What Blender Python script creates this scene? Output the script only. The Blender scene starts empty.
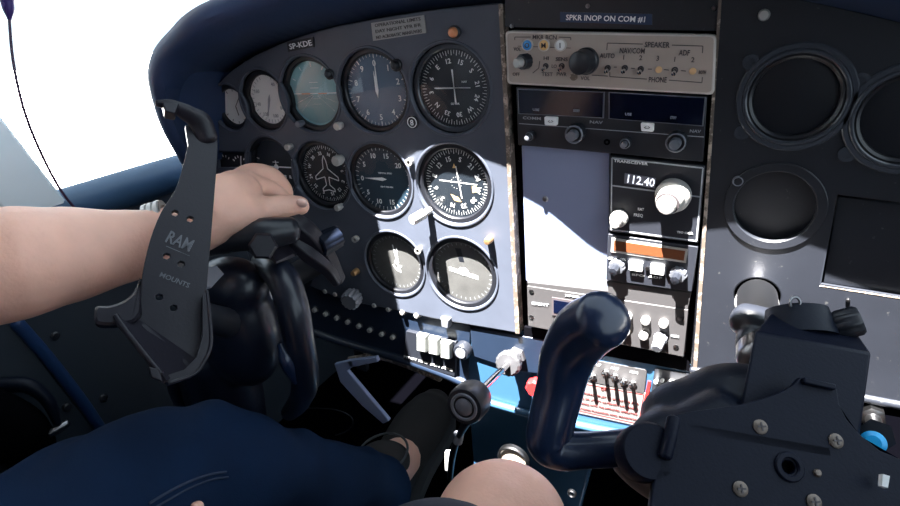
import bpy, bmesh, math, random
from mathutils import Vector, Matrix
random.seed(7)
PI = math.pi
COL = bpy.context.scene.collection
SC = bpy.context.scene

# ------------------------------------------------------------------ camera
F = 586.0                     # focal length in pixels of a 900 x 506 frame
CX, CY = 450.0, 253.0
CAM = Vector((0.0, -0.52, 0.70))
left = Vector((-1150, 135, -F)).normalized()
Xc = -left                                     # world X seen in camera axes
dn = Vector((136, -1387, -F)); dn -= dn.dot(Xc) * Xc; dn.normalize()
Zc = -dn
Yc = Zc.cross(Xc).normalized()
cam_rot = Matrix((Xc, Yc, Zc))                 # camera axes -> world
cd = bpy.data.cameras.new('camera')
cd.sensor_width = 36; cd.sensor_fit = 'HORIZONTAL'; cd.lens = 36 * F / 900; cd.clip_start = 0.01
co = bpy.data.objects.new('camera', cd); COL.objects.link(co)
co.matrix_world = Matrix.Translation(CAM) @ cam_rot.to_4x4()
SC.camera = co

# ------------------------------------------------------------------ light
w = bpy.data.worlds.new('world'); SC.world = w; w.use_nodes = True
bg = w.node_tree.nodes['Background']
bg.inputs[0].default_value = (0.72, 0.87, 1.0, 1); bg.inputs[1].default_value = 1.75
sd = bpy.data.lights.new('sun', 'SUN'); sd.energy = 88; sd.angle = 0.006; sd.color = (1, 0.97, 0.93)
so = bpy.data.objects.new('sun', sd); COL.objects.link(so)
SUN_DIR = Vector((0.10, 0.275, -0.93)).normalized()
so.rotation_euler = SUN_DIR.to_track_quat('-Z', 'Y').to_euler(); so.location = (-.3, -1, 3)
SC.view_settings.view_transform = 'Standard'; SC.view_settings.look = 'None'
SC.view_settings.exposure = 0.12; SC.view_settings.gamma = 1.0

# ------------------------------------------------------------------ materials
def mat(name, col, rough=0.5, metal=0.0, bump=0.0, bscale=200, wear=None, wscale=60, wamt=0.62, spec=0.5, coat=0.0, emit=0.0, var=0.0, vscale=20):
    m = bpy.data.materials.new(name); m.use_nodes = True
    nt = m.node_tree; n = nt.nodes; L = nt.links; b = n['Principled BSDF']
    c = (*col, 1)
    b.inputs['Base Color'].default_value = c; b.inputs['Roughness'].default_value = rough
    b.inputs['Metallic'].default_value = metal; b.inputs['Specular IOR Level'].default_value = spec
    b.inputs['Coat Weight'].default_value = coat; b.inputs['Coat Roughness'].default_value = 0.12
    tc = n.new('ShaderNodeTexCoord'); src = None
    if var > 0:
        t = n.new('ShaderNodeTexNoise'); t.inputs['Scale'].default_value = vscale; t.inputs['Detail'].default_value = 6
        L.new(tc.outputs['Object'], t.inputs['Vector'])
        x = n.new('ShaderNodeMix'); x.data_type = 'RGBA'
        x.inputs[6].default_value = tuple(max(0, q * (1 - var)) for q in col) + (1,)
        x.inputs[7].default_value = tuple(min(1, q * (1 + var)) for q in col) + (1,)
        L.new(t.outputs['Fac'], x.inputs[0]); src = x.outputs[2]
    if wear:
        t = n.new('ShaderNodeTexNoise'); t.inputs['Scale'].default_value = wscale; t.inputs['Detail'].default_value = 9; t.inputs['Roughness'].default_value = 0.7
        L.new(tc.outputs['Object'], t.inputs['Vector'])
        r = n.new('ShaderNodeValToRGB'); r.color_ramp.elements[0].position = wamt; r.color_ramp.elements[1].position = wamt + 0.07
        L.new(t.outputs['Fac'], r.inputs[0])
        x = n.new('ShaderNodeMix'); x.data_type = 'RGBA'
        x.inputs[6].default_value = c; x.inputs[7].default_value = (*wear, 1)
        if src: L.new(src, x.inputs[6])
        L.new(r.outputs[0], x.inputs[0]); src = x.outputs[2]
    if src: L.new(src, b.inputs['Base Color'])
    if bump > 0:
        t = n.new('ShaderNodeTexNoise'); t.inputs['Scale'].default_value = bscale; t.inputs['Detail'].default_value = 4
        L.new(tc.outputs['Object'], t.inputs['Vector'])
        bp = n.new('ShaderNodeBump'); bp.inputs['Strength'].default_value = bump; bp.inputs['Distance'].default_value = 0.0004
        L.new(t.outputs['Fac'], bp.inputs['Height']); L.new(bp.outputs[0], b.inputs['Normal'])
    if emit:
        b.inputs['Emission Color'].default_value = c; b.inputs['Emission Strength'].default_value = emit
    return m
def glass(name, tint=(1, 1, 1), refl=0.09):
    m = bpy.data.materials.new(name); m.use_nodes = True
    nt = m.node_tree; n = nt.nodes; L = nt.links; n.clear()
    o = n.new('ShaderNodeOutputMaterial'); a = n.new('ShaderNodeBsdfTransparent'); g = n.new('ShaderNodeBsdfGlossy')
    a.inputs[0].default_value = (*tint, 1); g.inputs['Roughness'].default_value = 0.04
    f = n.new('ShaderNodeLayerWeight'); f.inputs[0].default_value = .5
    p5 = n.new('ShaderNodeMath'); p5.operation = 'POWER'; p5.inputs[1].default_value = 5; L.new(f.outputs['Facing'], p5.inputs[0])
    k = n.new('ShaderNodeMath'); k.operation = 'MULTIPLY_ADD'; k.inputs[1].default_value = .85; k.inputs[2].default_value = refl; L.new(p5.outputs[0], k.inputs[0])
    mx = n.new('ShaderNodeMixShader'); L.new(k.outputs[0], mx.inputs[0])
    L.new(a.outputs[0], mx.inputs[1]); L.new(g.outputs[0], mx.inputs[2]); L.new(mx.outputs[0], o.inputs[0])
    return m
M = {}
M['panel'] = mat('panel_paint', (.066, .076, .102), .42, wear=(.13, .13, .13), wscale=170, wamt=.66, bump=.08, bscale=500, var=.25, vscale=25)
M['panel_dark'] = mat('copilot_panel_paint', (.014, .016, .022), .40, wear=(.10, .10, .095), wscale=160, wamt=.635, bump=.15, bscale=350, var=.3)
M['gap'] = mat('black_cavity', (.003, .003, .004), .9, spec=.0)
M['shield'] = mat('glareshield_vinyl', (.015, .034, .090), .5, bump=.35, bscale=300, var=.2)
M['bezel'] = mat('black_bezel', (.012, .013, .017), .32)
M['bezel_gloss'] = mat('gloss_bezel', (.045, .05, .062), .25, coat=.5)
M['face'] = mat('dial_face', (.011, .017, .025), .5)
M['face_teal_reflect'] = mat('dial_face_teal_reflect', (.26, .50, .54), .5)  # teal lightened: the glass reflection is put into the dial colour
M['face_pale'] = mat('dial_face_pale', (.88, .89, .88), .5)
M['face_grey'] = mat('dial_face_grey', (.09, .09, .088), .55, var=.4, vscale=60)
M['white'] = mat('white_print', (.93, .94, .93), .5)
M['rocker'] = mat('rocker_white', (.28, .29, .28), .5)
M['dullmetal'] = mat('dull_metal', (.06, .06, .065), .35, .2)
M['dimprint'] = mat('dim_print', (.35, .37, .4), .5)
M['black'] = mat('black_plastic', (.014, .016, .022), .35)
M['blackrough'] = mat('black_rough_plastic', (.004, .007, .016), .45, spec=.2, bump=.4, bscale=450)
M['yoke'] = mat('yoke_plastic', (.005, .008, .018), .36, bump=.06, bscale=300, coat=.25)
M['handle'] = mat('yoke_handle', (.007, .016, .045), .28, bump=.05, bscale=200, coat=.2)
M['bracket'] = mat('bracket_plastic', (.004, .006, .015), .45, spec=.12, bump=.5, bscale=600)
M['cradle'] = mat('cradle_plastic', (.013, .012, .018), .36, spec=.35, bump=.25, bscale=500)
M['steel'] = mat('steel', (.24, .24, .25), .28, 1)
M['chrome'] = mat('chrome', (.8, .8, .8), .12, 1)
M['alu'] = mat('blank_plate', (.31, .37, .56), .42, .25, wear=(.5, .54, .62), wscale=25, wamt=.66, var=.12, vscale=8)
M['grey_knob'] = mat('grey_knob', (.19, .20, .23), .4, .3)
M['knob_white'] = mat('pale_knob', (.42, .41, .39), .35, .2)
M['brass'] = mat('brass', (.75, .45, .22), .3, .8)
M['amber'] = mat('amber_lens', (.75, .30, .14), .3)
M['beige'] = mat('audio_beige', (.43, .36, .31), .45, var=.12, vscale=30)
M['rim'] = mat('pale_rim', (.62, .57, .52), .4)
M['ink'] = mat('dark_ink', (.06, .05, .055), .6)
M['dispglass'] = mat('display_glass', (.002, .004, .015), .12, coat=.5)
M['lcd'] = mat('lit_digits_ground', (.12, .12, .15), .4)
M['digit'] = mat('lit_digits', (.9, .92, 1), .5, emit=.9)
M['orange'] = mat('orange_window', (.14, .045, .018), .3)
M['radio'] = mat('radio_face', (.018, .020, .027), .4, bump=.1, bscale=500)
M['radio_l'] = mat('grey_radio_face', (.05, .048, .05), .42)
M['edge'] = mat('worn_edge', (.20, .16, .13), .5, .5, wear=(.6, .5, .42), wscale=120, wamt=.5)
M['blue'] = mat('blue_paint', (.027, .080, .15), .38, var=.15, vscale=12, bump=.08, bscale=300)
M['blue_d'] = mat('navy_paint', (.010, .018, .036), .4, var=.2)
M['blue_trim'] = mat('blue_trim', (.012, .04, .12), .45)
M['red'] = mat('red', (.62, .02, .02), .4)
M['placard'] = mat('placard_paper', (.18, .165, .16), .5)
M['redink'] = mat('red_print', (.13, .008, .008), .6)
M['blue_l'] = mat('blue_lens', (.05, .32, .75), .3)
M['amber_l'] = mat('yellow_lens', (.85, .55, .22), .3)
M['cyan'] = mat('cyan_plastic', (.02, .42, .85), .3)
M['door'] = mat('door_plastic', (.032, .042, .056), .45, bump=.25, bscale=300, var=.2, vscale=6)
M['post'] = mat('pale_frame', (.72, .80, .83), .5)
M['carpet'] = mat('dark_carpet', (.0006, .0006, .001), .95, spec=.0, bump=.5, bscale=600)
M['wingp'] = mat('wing_paint', (.6, .6, .58), .4)
M['liner'] = mat('cabin_liner', (.035, .04, .055), .8)
M['denim'] = mat('denim', (.004, .016, .046), .9, spec=.15, bump=.6, bscale=900, var=.35, vscale=18)
M['stitch'] = mat('denim_stitch', (.02, .035, .07), .8)
M['shorts'] = mat('shorts_cloth', (.022, .026, .040), .85, bump=.5, bscale=900)
M['shirt'] = mat('shirt_cloth', (.30, .32, .36), .85)
M['shoe'] = mat('shoe_suede', (.022, .020, .020), .85, bump=.4, bscale=500)
M['sole'] = mat('shoe_sole', (.05, .055, .06), .7)
M['hair'] = mat('hair', (.03, .02, .015), .6)
sk = mat('skin', (.86, .49, .37), .48, bump=.9, bscale=330, var=.2, vscale=30)
sk.node_tree.nodes['Principled BSDF'].inputs['Subsurface Weight'].default_value = .12
sk.node_tree.nodes['Principled BSDF'].inputs['Subsurface Radius'].default_value = (.01, .004, .002)
M['skin'] = sk
M['nail'] = mat('nail', (.95, .68, .60), .5)
M['glass'] = glass('dial_glass', refl=.05)
M['pane'] = glass('window_pane', refl=.03)

# ------------------------------------------------------------------ pixel rays -> places
def ray(px, py):
    v = Vector((px - CX, CY - py, -F))
    return Vector((v.dot(Xc), v.dot(Yc), v.dot(Zc)))
def at(px, py, Y):             # point on the plane y = Y
    d = ray(px, py); return CAM + d * ((Y - CAM.y) / d.y)
def atX(px, py, X):
    d = ray(px, py); return CAM + d * ((X - CAM.x) / d.x)
def atZ(px, py, Z):
    d = ray(px, py); return CAM + d * ((Z - CAM.z) / d.z)
def dep(px, py, D):            # point at depth D along the view axis
    return CAM + ray(px, py) * (D / F)
class Plane:
    """a plane through three places; p(px,py,off) lies on it, off metres to the camera's side"""
    def __init__(s, a, b, c):
        s.o = a; s.n = (b - a).cross(c - a).normalized()
        if s.n.dot(CAM - a) < 0: s.n = -s.n
    def p(s, px, py, off=0.0):
        d = ray(px, py); t = (s.o + s.n * 0 - CAM).dot(s.n) / d.dot(s.n)
        return CAM + d * t + s.n * off
def PY(Y): return Plane(at(300, 100, Y), at(700, 100, Y), at(500, 300, Y))
NY = Vector((0, -1, 0))

# ------------------------------------------------------------------ mesh collecting
class G:
    def __init__(s): s.v = []; s.f = []
    def add(s, vs, fs):
        k = len(s.v); s.v += [Vector(q) for q in vs]; s.f += [tuple(i + k for i in f) for f in fs]; return s
    def prism(s, pts, n, depth, inset=0.0, ih=0.0):
        """outline pts (front face), extruded by -n*depth; optional chamfered front"""
        n = n.normalized(); N = len(pts); pts = [Vector(p) for p in pts]
        c = sum(pts, Vector()) / N
        fn = Vector()
        for i in range(N): fn += (pts[i] - c).cross(pts[(i + 1) % N] - c)
        if fn.dot(n) < 0: pts = pts[::-1]
        back = [p - n * depth for p in pts]
        if inset > 0:
            top = []
            for i in range(N):
                a = (pts[i] - pts[i - 1]).normalized(); b = (pts[(i + 1) % N] - pts[i]).normalized()
                na = n.cross(a); nb = n.cross(b); m = (na + nb)
                if m.length < 1e-6: m = na
                m.normalize(); k = inset / max(.35, m.dot(na))
                top.append(pts[i] + m * k)
            sh = [p - n * ih for p in pts]
            s.add(top + sh + back, [tuple(range(N)), tuple(range(3 * N - 1, 2 * N - 1, -1))] +
                  [(N + i, N + (i + 1) % N, (i + 1) % N, i) for i in range(N)] +
                  [(2 * N + i, 2 * N + (i + 1) % N, N + (i + 1) % N, N + i) for i in range(N)])
        else:
            s.add(pts + back, [tuple(range(N)), tuple(range(2 * N - 1, N - 1, -1))] +
                  [(N + i, N + (i + 1) % N, (i + 1) % N, i) for i in range(N)])
        return s
    def lathe(s, o, n, prof, seg=40, flute=0, fa=0.0, cap=True):
        """profile of (radius, height) turned about axis n at o, closed at both ends"""
        n = Vector(n).normalized(); a = n.orthogonal().normalized(); b = n.cross(a)
        vs = []; fs = []; R = len(prof)
        for r, h in prof:
            for i in range(seg):
                t = 2 * PI * i / seg
                rr = r * (1 - (fa if flute and (i * flute * 2 // seg) % 2 else 0))
                vs.append(o + n * h + a * (rr * math.cos(t)) + b * (rr * math.sin(t)))
        for k in range(R - 1):
            for i in range(seg):
                j = (i + 1) % seg
                fs.append((k * seg + i, k * seg + j, (k + 1) * seg + j, (k + 1) * seg + i))
        if cap and prof[0][0] > 1e-5: fs.append(tuple(range(seg - 1, -1, -1)))
        if cap and prof[-1][0] > 1e-5: fs.append(tuple((R - 1) * seg + i for i in range(seg)))
        return s.add(vs, fs)
    def ring(s, o, n, r0, r1, h0, h1, seg=48):
        n = Vector(n).normalized(); a = n.orthogonal().normalized(); b = n.cross(a); vs = []; fs = []
        m = (h1 - h0) * .25
        prof = [(r0, h0), (r1, h0), (r1, h1 - m), (r1 - m, h1), (r0 + m, h1), (r0, h1 - m)]; R = len(prof)
        for r, h in prof:
            for i in range(seg):
                t = 2 * PI * i / seg; vs.append(o + n * h + a * (r * math.cos(t)) + b * (r * math.sin(t)))
        for k in range(R):
            for i in range(seg):
                j = (i + 1) % seg; k2 = (k + 1) % R
                fs.append((k * seg + i, k * seg + j, k2 * seg + j, k2 * seg + i))
        return s.add(vs, fs)
    def tube(s, pts, rad, seg=16, smooth=6, flat=1.0, up=None):
        pts = [Vector(p) for p in pts]
        if not hasattr(rad, '__len__'): rad = [rad] * len(pts)
        if smooth and len(pts) > 2:
            P = []; Rr = []
            for i in range(len(pts) - 1):
                p0 = pts[max(i - 1, 0)]; p1 = pts[i]; p2 = pts[i + 1]; p3 = pts[min(i + 2, len(pts) - 1)]
                for k in range(smooth):
                    t = k / smooth; t2 = t * t; t3 = t2 * t
                    P.append(.5 * ((2 * p1) + (p2 - p0) * t + (2 * p0 - 5 * p1 + 4 * p2 - p3) * t2 + (3 * p1 - p0 - 3 * p2 + p3) * t3))
                    q = t * t * (3 - 2 * t); Rr.append(rad[i] * (1 - q) + rad[i + 1] * q)
            P.append(pts[-1]); Rr.append(rad[-1]); pts, rad = P, Rr
        # rounded ends
        def cap(p, q, r):
            d = (p - q).normalized()
            return [(p + d * (r * math.sin(a) * .6), r * math.cos(a)) for a in (.45, .9, 1.3)]
        h = cap(pts[0], pts[1], rad[0])[::-1]; t_ = cap(pts[-1], pts[-2], rad[-1])
        pts = [a[0] for a in h] + pts + [a[0] for a in t_]; rad = [a[1] for a in h] + list(rad) + [a[1] for a in t_]
        vs = []; fs = []; T = (pts[1] - pts[0]).normalized(); a = (up if up else T.orthogonal()).copy()
        for i, p in enumerate(pts):
            T = (pts[min(i + 1, len(pts) - 1)] - pts[max(i - 1, 0)]).normalized()
            a = (a - a.dot(T) * T).normalized(); b = T.cross(a)
            for k in range(seg):
                t = 2 * PI * k / seg; vs.append(p + a * (rad[i] * math.cos(t)) + b * (rad[i] * flat * math.sin(t)))
        for i in range(len(pts) - 1):
            for k in range(seg):
                j = (k + 1) % seg; fs.append((i * seg + k, i * seg + j, (i + 1) * seg + j, (i + 1) * seg + k))
        fs.append(tuple(range(seg - 1, -1, -1))); fs.append(tuple((len(pts) - 1) * seg + k for k in range(seg)))
        return s.add(vs, fs)
    def ball(s, c, r, sc=(1, 1, 1), axes=None, seg=20):
        ax = axes or (Vector((1, 0, 0)), Vector((0, 1, 0)), Vector((0, 0, 1))); rows = seg // 2; vs = []; fs = []
        for i in range(rows + 1):
            th = PI * i / rows
            for k in range(seg):
                ph = 2 * PI * k / seg
                vs.append(c + ax[0] * (r * sc[0] * math.sin(th) * math.cos(ph)) + ax[1] * (r * sc[1] * math.sin(th) * math.sin(ph)) + ax[2] * (r * sc[2] * math.cos(th)))
        for i in range(rows):
            for k in range(seg):
                j = (k + 1) % seg; fs.append((i * seg + k, i * seg + j, (i + 1) * seg + j, (i + 1) * seg + k))
        return s.add(vs, fs)
    def box(s, lo, hi):
        x0, y0, z0 = lo; x1, y1, z1 = hi
        return s.add([(x0, y0, z0), (x1, y0, z0), (x1, y1, z0), (x0, y1, z0), (x0, y0, z1), (x1, y0, z1), (x1, y1, z1), (x0, y1, z1)],
                     [(0, 3, 2, 1), (4, 5, 6, 7), (0, 1, 5, 4), (1, 2, 6, 5), (2, 3, 7, 6), (3, 0, 4, 7)])
    def line(s, a, b, n, wd, th=.0003):
        d = (b - a).normalized(); q = n.cross(d).normalized() * (wd / 2); return s.prism([a - q, b - q, b + q, a + q], n, th)
    def text(s, body, c, xd, n, h, width=None, th=.0003, align='c'):
        """lettering of cap height h centred at c, along xd, facing n; width squeezes it to fit"""
        vs, fs, (x0, x1, y0, y1) = font(body)
        xd = xd.normalized(); yd = n.cross(xd).normalized()
        if yd.z < 0 and abs(yd.z) > .2: pass
        k = h / .72; kx = width / (x1 - x0) if width else k
        mx = (x0 + x1) / 2 if align == 'c' else x0
        return s.add([c + xd * ((v[0] - mx) * kx) + yd * ((v[1] - .36) * k) + n * (th if v[2] > 0 else 0) for v in vs], fs)
_fc = {}
def font(body):
    if body in _fc: return _fc[body]
    cu = bpy.data.curves.new('f', 'FONT'); cu.body = body; cu.size = 1; cu.resolution_u = 2; cu.offset = .014; cu.extrude = .01
    o = bpy.data.objects.new('f', cu); COL.objects.link(o)
    me = bpy.data.meshes.new_from_object(o.evaluated_get(bpy.context.evaluated_depsgraph_get()))
    vs = [tuple(v.co) for v in me.vertices]; fs = [tuple(p.vertices) for p in me.polygons]
    bpy.data.objects.remove(o); bpy.data.curves.remove(cu); bpy.data.meshes.remove(me)
    xs = [v[0] for v in vs] or [0, 1]; ys = [v[1] for v in vs] or [0, 1]
    _fc[body] = (vs, fs, (min(xs), max(xs), min(ys), max(ys))); return _fc[body]

def root_of(o):
    p = Vector()
    while o: p += o.location; o = o.parent
    return p
def meshobj(name, vs, fs, m, parent=None, angle=38, loc=None, bevel=0):
    me = bpy.data.meshes.new(name)
    off = root_of(parent) if parent else (loc if loc else Vector())
    me.from_pydata([tuple(v - off) for v in vs], [], fs)
    bm = bmesh.new(); bm.from_mesh(me); bmesh.ops.recalc_face_normals(bm, faces=bm.faces); bm.to_mesh(me); bm.free()
    me.materials.append(m)
    me.polygons.foreach_set('use_smooth', [True] * len(me.polygons)); me.set_sharp_from_angle(angle=math.radians(angle))
    o = bpy.data.objects.new(name, me); COL.objects.link(o)
    if parent: o.parent = parent
    else: o.location = off
    if bevel:
        b = o.modifiers.new('bevel', 'BEVEL'); b.width = bevel; b.segments = 2; b.limit_method = 'ANGLE'; b.angle_limit = math.radians(40)
    return o
def part(name, g, m, parent, label=None, bevel=0, angle=38):
    o = meshobj(name, g.v, g.f, M[m] if isinstance(m, str) else m, parent, angle, bevel=bevel)
    if label: o['label'] = label
    return o
def thing(name, label, cat, loc, group=None):
    o = bpy.data.objects.new(name, None); o.empty_display_size = .01; COL.objects.link(o); o.location = loc
    o['label'] = label; o['category'] = cat
    if group: o['group'] = group
    return o
def single(name, g, m, label, cat, group=None, bevel=0, angle=38):
    lo = Vector((sum(v.x for v in g.v) / len(g.v), sum(v.y for v in g.v) / len(g.v), min(v.z for v in g.v)))
    o = meshobj(name, g.v, g.f, M[m] if isinstance(m, str) else m, None, angle, loc=lo, bevel=bevel)
    o['label'] = label; o['category'] = cat
    if group: o['group'] = group
    return o
def struct(name, g, m, parent=None, bevel=0):
    o = meshobj(name, g.v, g.f, M[m], parent, bevel=bevel)
    if not parent: o['kind'] = 'structure'
    return o
def q(pl, pts, off=0.0): return [pl.p(x, y, off) for x, y in pts]
def circ(c, n, r, seg=28):
    a = Vector((1, 0, 0)) if abs(n.x) < .8 else Vector((0, 0, 1)); a = (a - a.dot(n) * n).normalized(); b = n.cross(a)
    return [c + a * (r * math.cos(2 * PI * i / seg)) + b * (r * math.sin(2 * PI * i / seg)) for i in range(seg)]
def rquad(pl, corners, r=.003, off=0.0, k=4):
    """rounded quad through four pixel corners"""
    P = q(pl, corners, off); out = []
    for i in range(4):
        p = P[i]; a = (P[i - 1] - p).normalized(); b = (P[(i + 1) % 4] - p).normalized()
        for j in range(k + 1):
            t = j / k; out.append((p + a * r) * (1 - t) ** 2 + p * 2 * t * (1 - t) + (p + b * r) * t * t)
    return out
def holed(name, outline, holes, n, th, bev, m, parent=None):
    """flat plate with real holes: outline and holes are lists of points in one plane"""
    c = outline[0]; z = n; x = Vector((1, 0, 0)); x = (x - x.dot(z) * z).normalized(); y = z.cross(x)
    cu = bpy.data.curves.new('pl', 'CURVE'); cu.dimensions = '2D'; cu.fill_mode = 'BOTH'; cu.extrude = th / 2; cu.bevel_depth = bev; cu.bevel_resolution = 3
    for L in [outline] + holes:
        sp = cu.splines.new('POLY'); sp.points.add(len(L) - 1); sp.use_cyclic_u = True
        for i, p in enumerate(L): d = p - c; sp.points[i].co = (d.dot(x), d.dot(y), 0, 1)
    o = bpy.data.objects.new('pl', cu); COL.objects.link(o)
    me = bpy.data.meshes.new_from_object(o.evaluated_get(bpy.context.evaluated_depsgraph_get()))
    vs = [c + x * v.co.x + y * v.co.y + z * (v.co.z - th / 2 - bev) for v in me.vertices]; fs = [tuple(p.vertices) for p in me.polygons]
    bpy.data.objects.remove(o); bpy.data.curves.remove(cu); bpy.data.meshes.remove(me)
    return vs, fs
def fused(geo, voxel, smooth=6, fac=.5):
    """fuse overlapping volumes into one continuous skin"""
    me = bpy.data.meshes.new('t'); me.from_pydata([tuple(v) for v in geo.v], [], geo.f)
    bm = bmesh.new(); bm.from_mesh(me); bmesh.ops.recalc_face_normals(bm, faces=bm.faces); bm.to_mesh(me); bm.free()
    o = bpy.data.objects.new('t', me); COL.objects.link(o)
    r = o.modifiers.new('r', 'REMESH'); r.mode = 'VOXEL'; r.voxel_size = voxel; r.adaptivity = 0
    s = o.modifiers.new('s', 'SMOOTH'); s.factor = fac; s.iterations = smooth
    m2 = bpy.data.meshes.new_from_object(o.evaluated_get(bpy.context.evaluated_depsgraph_get()))
    g = G(); g.v = [v.co.copy() for v in m2.vertices]; g.f = [tuple(p.vertices) for p in m2.polygons]
    bpy.data.objects.remove(o); bpy.data.meshes.remove(me); bpy.data.meshes.remove(m2)
    return g
def dial(prof_o, n, r, m): pass
P0 = PY(0.0)
def pxm(px, py, Y):            # metres per pixel (vertical) at a place on plane y=Y
    return (at(px, py + 1, Y) - at(px, py, Y)).length

# ================================================================== SETTING
XL, XR = -0.76, 0.50
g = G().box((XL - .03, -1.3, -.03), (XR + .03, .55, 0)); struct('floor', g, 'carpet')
g = G().box((XL - .03, .55, -.03), (XR + .03, .58, .68)); struct('wall_front', g, 'gap')
g = G().box((XL - .03, -1.33, -.03), (XR + .03, -1.3, 1.25)); struct('wall_back', g, 'liner')
g = G().box((XL - .03, -1.33, 1.25), (XR + .03, -.34, 1.28)); struct('ceiling', g, 'liner')
g = G().box((-4.0, -1.5, 1.29), (XL + .02, .12, 1.42)); struct('wing', g, 'wingp', bevel=.03)  # wing out of view, added to keep sun off the left sill
g = G().box((XL + .02, -.36, 1.235), (-.465, -.13, 1.245)); single('sun_blocker', g, 'liner', 'unseen board added above the windscreen to shade the pilot side', 'sun blocker', bevel=.003)  # unseen board, added to block sun from the left panel and hand
g = G().box((XR, -1.33, 0), (XR + .03, .55, .50)); g.box((XR, -1.33, .5), (XR + .03, -.95, 1.25)); struct('wall_right', g, 'liner')
# left side wall: door skin below the window sill, rounded sill on top
sill = .525
g = G()
g.prism([Vector((XL, -1.3, 0)), Vector((XL, .55, 0)), Vector((XL, .55, sill - .02)), Vector((XL, -1.3, sill - .02))], Vector((1, 0, 0)), .03)
g.box((XL - .03, -1.33, sill - .02), (XL, -.5, 1.25))
wl = struct('wall_left', g, 'door')
t = G().tube([Vector((XL - .012, -1.3, sill - .018)), Vector((XL - .012, .0, sill - .018)), Vector((XL - .012, .5, sill - .03))], .026, smooth=4)
M['sillp'] = mat('sill_vinyl', (.035, .085, .16), .45, bump=.2, bscale=200); struct('trim_1', t, 'sillp')
# the window pillar between door window and windscreen
a0, a1 = atX(78, 214, XL + .01), atX(0, 112, XL + .01)
dd = (a1 - a0).normalized(); b = Vector((0, -1, 0)) * .05
top = a0 + dd * .75
g = G().prism([a0, top, top + b, a0 + b * 1.4], Vector((1, 0, 0)), .02); struct('trim_2', g, 'post', bevel=.006)
# windscreen
g = G(); n = 14; vs = []; fs = []
for i in range(n + 1):
    u = i / n; x = XL - .01 + (XR - XL + .02) * u; bow = .10 * math.sin(PI * u)
    vs += [Vector((x, .35 + bow, sill + .16)), Vector((x, -.25 + bow * .5, 1.2))]
for i in range(n): fs.append((2 * i, 2 * i + 2, 2 * i + 3, 2 * i + 1))
g.add(vs, fs); struct('window_1', g, 'pane')
# pale ground outside the windscreen far away
g = G().box((-60, 3, -1.2), (60, 140, -1.1)); M['apron'] = mat('bright_apron', (.7, .7, .68), .8); struct('ground', g, 'apron')

# ================================================================== GLARESHIELD
pairs = [((216, 175), (197, 172), -.05), ((213, 158), (191, 160), -.06), ((206, 130), (175, 131), -.08), ((203, 108), (166, 105), -.09), ((208, 90), (162, 82), -.10), ((226, 70), (168, 60), -.10),
         ((258, 50), (184, 42), -.10), ((300, 36), (209, 22), -.095), ((360, 21), (274, 0), -.064), ((430, 9), (354, -24), -.043), ((500, 3), (464, -29), -.046),
         ((560, 0), (540, -48), -.063), ((610, -1), (600, -50), -.063), ((722, -3), (730, -52), -.056), ((790, 2), (812, -46), -.056), ((900, 26), (935, -22), -.056), ((980, 55), (1040, 6), -.056)]
def cr(L, k):
    out = []
    for i in range(len(L) - 1):
        p0, p1, p2, p3 = L[max(i - 1, 0)], L[i], L[i + 1], L[min(i + 2, len(L) - 1)]
        for j in range(k):
            t = j / k; out.append(.5 * ((2 * p1) + (p2 - p0) * t + (2 * p0 - 5 * p1 + 4 * p2 - p3) * t * t + (3 * p1 - p0 - 3 * p2 + p3) * t ** 3))
    return out + [L[-1]]
I_ = cr([at(*a, .012) for a, b, y in pairs], 5); O_ = cr([at(*b, y) for a, b, y in pairs], 5)
rows = []
for i, (a, b) in enumerate(zip(I_, O_)):
    hc_ = at(470, 190, 0); out = Vector((b.x - hc_.x, 0, max(.02, b.z - hc_.z) * 1.2)); out = (out * .0 + Vector((0, 0, 1)) if i > 40 else out).normalized(); f = Vector((0, 1, 0))
    mid = a.lerp(b, .5) + out * .006
    e = b + out * .008 - f * .004; e2 = b + out * .017 + f * .006; e3 = b + out * .018 + f * .03
    back = Vector((b.x * .98, .40, max(b.z, .55) - .04)) + out * .0
    rows.append([a, mid, b, b + out * .003 - f * .004, e, b + out * .014 - f * .001, e2, e3, Vector((b.x + out.x * .012, .56, e3.z - .01))])
vs = [p for r in rows for p in r]; R = len(rows[0]); fs = []
for i in range(len(rows) - 1):
    for k in range(R - 1): fs.append((i * R + k, (i + 1) * R + k, (i + 1) * R + k + 1, i * R + k + 1))
g = G().add(vs, fs)
gs = thing('glareshield', 'dark blue padded hood curving over the top of the instrument panel', 'glareshield', at(400, 0, 0))
hood = part('hood_pad', g, 'shield', gs, angle=60)
sm = hood.modifiers.new('s', 'SOLIDIFY'); sm.thickness = .004; sm.offset = 1
seam = [p[2].lerp(p[1], .18) + Vector((0, -.001, 0)) for p in rows[6:60]]
part('piping', G().tube(seam, .0012, seg=8, smooth=0), 'shield', gs)

# ================================================================== LEFT INSTRUMENT PANEL
gauges = [  # cx, cy, hole radius
    ('g1', 229, 108, .029), ('g2', 263, 101, .0365), ('g3', 309, 95, .0425), ('g4', 372, 92, .0445), ('g5', 449, 90, .045),
    ('g6', 271, 169, .041), ('g7', 321, 176, .0425), ('g8', 379, 181, .0435), ('g9', 453, 185, .045), ('g10', 394, 264, .0415), ('g11', 461, 274, .044)]
GP = {n_: (at(x, y, 0), r) for n_, x, y, r in gauges}
out_px = [(500, 5), (440, 11), (380, 20), (320, 32), (270, 50), (235, 70), (213, 92), (205, 112), (207, 135), (213, 160), (217, 190), (228, 230), (262, 262), (305, 283), (345, 299), (390, 308), (430, 317), (475, 325), (517, 332)]
outline = cr([P0.p(x, y) for x, y in out_px], 3) + [P0.p(509, 170)]
holes = [circ(c, NY, r, 44) for c, r in GP.values()]
fuel_c = [(216, 151), (249, 152), (249, 169), (218, 169)]
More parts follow.
